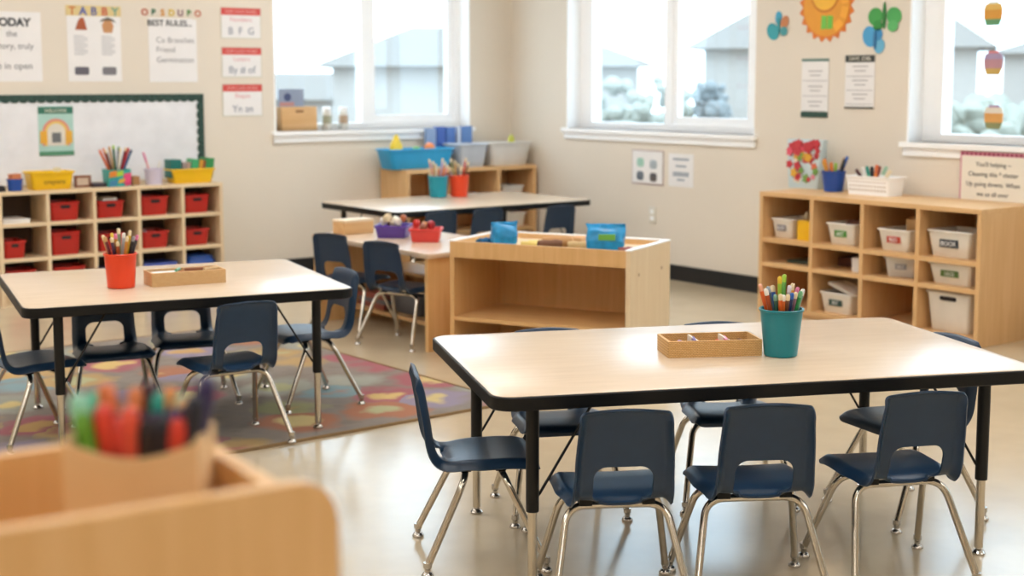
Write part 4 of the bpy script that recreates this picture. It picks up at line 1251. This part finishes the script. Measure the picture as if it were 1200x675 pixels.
butterfly('teal paper butterfly with one orange wing, left of the paper sun', 5.975, 1.647, [(-.045, -.035, .045, .055, 40, '2f9aa6'), (.0, .045, .026, .042, 0, '3f9fc0'), (.05, .02, .03, .04, -30, 'c07a4a'), (.045, -.035, .03, .028, 0, '4a9aa0')], (.005, 0, .01, .05, '2a8f96'))
butterfly('green paper butterfly, right of the paper sun', 5.185, 1.665, [(-.065, .01, .05, .05, 25, '3f9a4a'), (.065, .01, .052, .048, -25, '4aa658'), (-.045, -.04, .032, .03, 0, '2f8a3c'), (.06, -.045, .036, .032, 0, '58b066')], (0, .015, .011, .075, '2c7a38'))
butterfly('blue paper butterfly hanging below the green one', 5.255, 1.545, [(-.03, .02, .05, .06, 20, '4a9fd0'), (.04, -.035, .035, .042, -20, '6ab4d6'), (.03, .03, .03, .035, 0, '3f8fc4')], (.01, 0, .009, .055, '2f6fa0'))

# suncatchers stuck on the glass of window 3
for i, (y, z, a, b, c_, d_, lb) in enumerate(((4.597, 1.672, 'd89a3c', 'e0b860', '5f9a6c', 'dfe6da', 'amber and green paper suncatcher, topmost on right window'), (4.585, 1.41, 'b98a94', 'a896b8', 'c9a85a', 'd8848a', 'mauve and ochre paper suncatcher in middle of right window'), (4.570, 1.122, 'e0a25a', 'e8dccb', '8a8a5c', 'b090b0', 'orange and white paper suncatcher, lowest on right window'))):
    t = thing('suncatcher', lb, 'suncatcher', (XB + .1575, y, z), -PI / 2, 'paper suncatchers')
    w, h_ = .058, .062
    def row(z0, z1, f0, f1, hx, nm, yy):
        flat(t, nm, [(-w * f0, h_ * z0), (w * f0, h_ * z0), (w * f1, h_ * z1), (-w * f1, h_ * z1)], .0, .002 + yy, plas(hx))
    row(-1, -.45, .7, .92, c_, 'lower_band', 0)
    row(-.45, .35, .95, 1., a, 'middle_band', .0003)
    row(.35, .85, 1., .82, b, 'upper_band', .0006)
    row(.85, 1.05, .6, .5, d_, 'cap_band', .0009)

# ------------------------------------------------------------------ foreground organiser
FR, fa = (.553, .962), R(-5)
t = thing('desk_shelf', 'honey coloured wooden shelf unit with rounded corner close to us', 'shelf', (FR[0], FR[1], 0), fa)
zt = 1.007
pts = [(-.62, .0), (0, .0)]
for k in range(9):
    a = PI / 2 * k / 8
    pts.append((-.034 + .034 * math.cos(a), zt - .034 + .034 * math.sin(a)))
pts.append((-.62, zt))
bm = bmesh.new(); prism(bm, pts, 0, .016)
bmesh.ops.bevel(bm, geom=[e for e in bm.edges if abs(e.verts[0].co.y - e.verts[1].co.y) < 1e-5], offset=.0022, segments=2, affect='EDGES')
obj('front_panel', bm, M['oak'], t)
bx('side_panel', (-.055, -.041, .0165, .236, 0, zt - .003), M['oak'], t)
bx('side_panel', (-.61, -.596, .0165, .236, 0, zt - .003), M['oak'], t)
bx('back_panel', (-.596, -.055, .222, .236, 0, zt - .003), M['oak'], t)
bx('tray_floor', (-.596, -.055, .0165, .222, .885, .90), M['oak_h'], t)
# pencil box
pbx, pby = .447, 1.102
t = thing('pencil_box', 'kraft coloured pencil box with scooped front in the near shelf', 'pencil box', (pbx, pby, .9002), R(-37))
w, d, h_ = .109, .065, .132
bm = bmesh.new()
out = [(-w / 2, 0), (w / 2, 0), (w / 2, h_)]
for k in range(13):
    x = w / 2 - .008 - (w - .016) * k / 12
    out.append((x, h_ - .004 - .011 * math.sin(PI * k / 12)))
out.append((-w / 2, h_))
prism(bm, out, -d / 2, -d / 2 + .004)
obj('box_front', bm, M['kraft'], t)
bm = bmesh.new()
box(bm, -w / 2, w / 2, d / 2 - .004, d / 2, 0, h_); box(bm, -w / 2, -w / 2 + .004, -d / 2 + .004, d / 2 - .004, 0, h_); box(bm, w / 2 - .004, w / 2, -d / 2 + .004, d / 2 - .004, 0, h_); box(bm, -w / 2 + .004, w / 2 - .004, -d / 2 + .004, d / 2 - .004, 0, .004)
obj('box_sides', bm, M['kraft'], t)
mk = [(-1.0, -.2, .168, 'mint', 'c6e0d4', '8fd0b4'), (-.92, -.6, .155, 'leaf green', '6fae2c', '5f9a2a'), (-.85, .5, .165, 'pale aqua', 'b8d8d4', '5fc0a0'), (-.72, .1, .152, 'slate', '3a4450', '4a5560'),
      (-.62, .5, .172, 'orange', 'd9602c', 'd8743f'), (-.55, -.5, .16, 'red', 'b5241c', 'd8402c'), (-.42, -.1, .150, 'dark slate', '262b36', '2c3340'), (-.30, -.6, .15, 'red', 'c22a1e', 'c8382a'),
      (-.12, .5, .168, 'rust', 'c8642f', 'd9804a'), (-.1, -.5, .158, 'red', 'd03a2a', 'e0553c'), (.02, -.1, .152, 'plum', '4a1c30', '3f1830'), (.1, .6, .172, 'maroon', '4a1428', '3a1020'),
      (.22, -.6, .148, 'dark brown', '2a1a1c', '201418'), (.3, .4, .165, 'teal', '1f7a74', '2a9a8a'), (.34, -.3, .152, 'purple', '33204a', '2a1a40'), (.46, .5, .168, 'amber', 'c87a2c', 'd98a3a'),
      (.5, -.6, .15, 'black', '16141c', '1a1824'), (.6, .5, .164, 'aqua', '2f9a90', '3fae9a'), (.64, -.2, .155, 'navy', '1a2a5c', '1c2c62'), (.74, .3, .162, 'peach', 'e0a468', 'e6b47c'), (.76, -.6, .15, 'scarlet', 'c8301f', 'd03a28'),
      (.86, .0, .158, 'indigo', '241f4a', '2a2352'), (.98, -.4, .168, 'black', '14141e', '181a2a'), (1.08, .1, .182, 'dark violet', '221a3c', '2a2050')]
by = {}
for s in mk:
    by.setdefault(s[3], []).append(s)
for cn, lst in by.items():
    for i, (sx, sy, ln, _, hx, tp) in enumerate(lst):
        lb = '%s marker standing in the kraft pencil box' % cn if len(lst) == 1 else '%s marker in the kraft pencil box, %s of its %d' % (cn, ORD[i], len(lst))
        a = Vector((pbx, pby, .906)) + CR * sx * .024 + AW * sy * .015
        b = Vector((pbx, pby, 1.03)) + CR * sx * .044 + AW * sy * .024
        q = (b - a).normalized().to_track_quat('Z', 'Y')
        m_ = thing('marker', lb, 'marker', a, 0, 'markers in the kraft pencil box')
        m_.rotation_euler = q.to_euler()
        ln -= .008
        m1, m2 = stick_mesh('marker', ln, .0072, hx, tp)
        obj('barrel', m1.copy(), plas(hx, .35), m_)
        obj('cap', m2.copy(), plas(tp, .35), m_)

# ------------------------------------------------------------------ outside
bm = bmesh.new(); box(bm, -60, 90, -40, 100, -4.2, -4.0)
struct(obj('ground_outside', bm, plas('8c857e', .9)))
def house(label, loc, rz, w, d, zb, ze, zr, wins):
    t = thing('outside_house', label, 'house', (loc[0], loc[1], zb), rz, 'houses beyond the windows')
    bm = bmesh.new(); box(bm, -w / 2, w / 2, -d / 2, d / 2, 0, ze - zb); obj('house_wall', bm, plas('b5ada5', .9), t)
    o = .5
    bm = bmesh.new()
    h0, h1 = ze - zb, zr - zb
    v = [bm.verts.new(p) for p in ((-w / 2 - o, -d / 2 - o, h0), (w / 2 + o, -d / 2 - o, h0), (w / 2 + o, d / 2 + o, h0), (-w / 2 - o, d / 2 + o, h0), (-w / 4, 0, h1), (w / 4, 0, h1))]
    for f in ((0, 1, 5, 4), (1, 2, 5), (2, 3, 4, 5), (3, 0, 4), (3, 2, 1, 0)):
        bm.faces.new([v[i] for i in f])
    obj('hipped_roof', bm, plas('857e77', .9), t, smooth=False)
    for x, z in wins:
        bm = bmesh.new(); box(bm, x - .55, x + .55, -d / 2 - .06, -d / 2 + .05, z - zb - .7, z - zb + .7); f_ = obj('house_window', bm, plas('a59d96', .6), t)
        bm = bmesh.new(); box(bm, x - .62, x + .62, -d / 2 - .08, -d / 2 - .061, z - zb + .72, z - zb + .82); obj('window_hood', bm, plas('c2bab2'), f_)
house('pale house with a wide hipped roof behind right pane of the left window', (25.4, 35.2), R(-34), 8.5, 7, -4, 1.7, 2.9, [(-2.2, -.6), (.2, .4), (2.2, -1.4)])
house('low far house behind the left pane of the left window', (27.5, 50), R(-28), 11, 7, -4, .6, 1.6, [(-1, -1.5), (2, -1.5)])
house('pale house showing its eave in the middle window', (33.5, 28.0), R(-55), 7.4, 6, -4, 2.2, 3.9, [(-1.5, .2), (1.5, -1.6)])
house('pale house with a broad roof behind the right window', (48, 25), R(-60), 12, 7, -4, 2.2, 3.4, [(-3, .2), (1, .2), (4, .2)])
random.seed(5)
def tree(label, x, y, zt, w, hx, kind='tree'):
    t = thing('outside_tree', label, 'tree', (x, y, -4), 0, 'trees beyond the windows')
    bm = bmesh.new()
    h = zt + 4
    for k in range(90):
        a, rr_, z = random.uniform(0, 2 * PI), math.sqrt(random.random()), random.uniform(.22, .97)
        q = math.sin(PI * min(1, (z - .05) * .95)) ** .6
        bb = bmesh.ops.create_icosphere(bm, subdivisions=2, radius=w * random.uniform(.12, .24))
        for v in bb['verts']:
            v.co = v.co * (1 + .25 * math.sin(7 * v.co.x + 9 * v.co.z + k)) + Vector((rr_ * w * .8 * q * math.cos(a), rr_ * w * .8 * q * math.sin(a), h * z))
    obj('crown', bm, plas(hx, .9), t)  # haze is put into the pale crown colour
    bm = bmesh.new(); tube(bm, [(0, 0, 0), (.05, 0, h * .4), (0, .05, h * .8)], [.18, .14, .05], 10); obj('trunk', bm, plas('a9a29a', .9), t)
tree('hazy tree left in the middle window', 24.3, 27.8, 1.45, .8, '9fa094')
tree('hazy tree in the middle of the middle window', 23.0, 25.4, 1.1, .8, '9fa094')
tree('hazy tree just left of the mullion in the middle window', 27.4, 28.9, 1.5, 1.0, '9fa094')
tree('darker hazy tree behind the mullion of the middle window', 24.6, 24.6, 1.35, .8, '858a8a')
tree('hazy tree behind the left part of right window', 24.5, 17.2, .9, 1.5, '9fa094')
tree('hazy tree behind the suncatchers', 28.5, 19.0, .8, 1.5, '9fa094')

# ------------------------------------------------------------------ light
w = bpy.data.worlds.new('overcast'); S.world = w
w.use_nodes = True
bg = w.node_tree.nodes['Background']
bg.inputs['Color'].default_value = (.66, .84, 1.0, 1)
bg.inputs['Strength'].default_value = 3.5
def portal(loc, rot, sx, sy):
    l = bpy.data.lights.new('daylight_portal', 'AREA')
    l.shape = 'RECTANGLE'; l.size = sx; l.size_y = sy
    l.cycles.is_portal = True
    o = bpy.data.objects.new('daylight_portal', l); COL.objects.link(o)
    o.location = loc; o.rotation_euler = rot
portal(((WIN_A[0] + WIN_A[1]) / 2, YA + .2, (WIN_A[2] + WIN_A[3]) / 2), (-PI / 2, 0, 0), WIN_A[1] - WIN_A[0], WIN_A[3] - WIN_A[2])
for a, b, z0, z1 in WIN_B:
    portal((XB + .2, (a + b) / 2, (z0 + z1) / 2), (0, PI / 2, 0), z1 - z0, b - a)

# ------------------------------------------------------------------ camera
cam = bpy.data.cameras.new('camera')
cam.sensor_width = 36
cam.lens = 50.1
cam.shift_y = -.0422
cam.clip_start = .05
cam.clip_end = 500
cam.dof.use_dof = True
cam.dof.focus_distance = 3.85
cam.dof.aperture_fstop = 3.2
co = bpy.data.objects.new('camera', cam); COL.objects.link(co)
co.location = (0, 0, 1.32)
co.rotation_euler = (PI / 2 - .115, 0, R(-37))
S.camera = co
S.view_settings.view_transform = 'Standard'
S.view_settings.look = 'None'
S.view_settings.gamma = 1
S.view_settings.use_curve_mapping = False
S.view_settings.exposure = .38
S.cycles.use_denoising = True
S.cycles.max_bounces = 10
S.cycles.diffuse_bounces = 5
S.cycles.transparent_max_bounces = 12
S.cycles.sample_clamp_indirect = 6
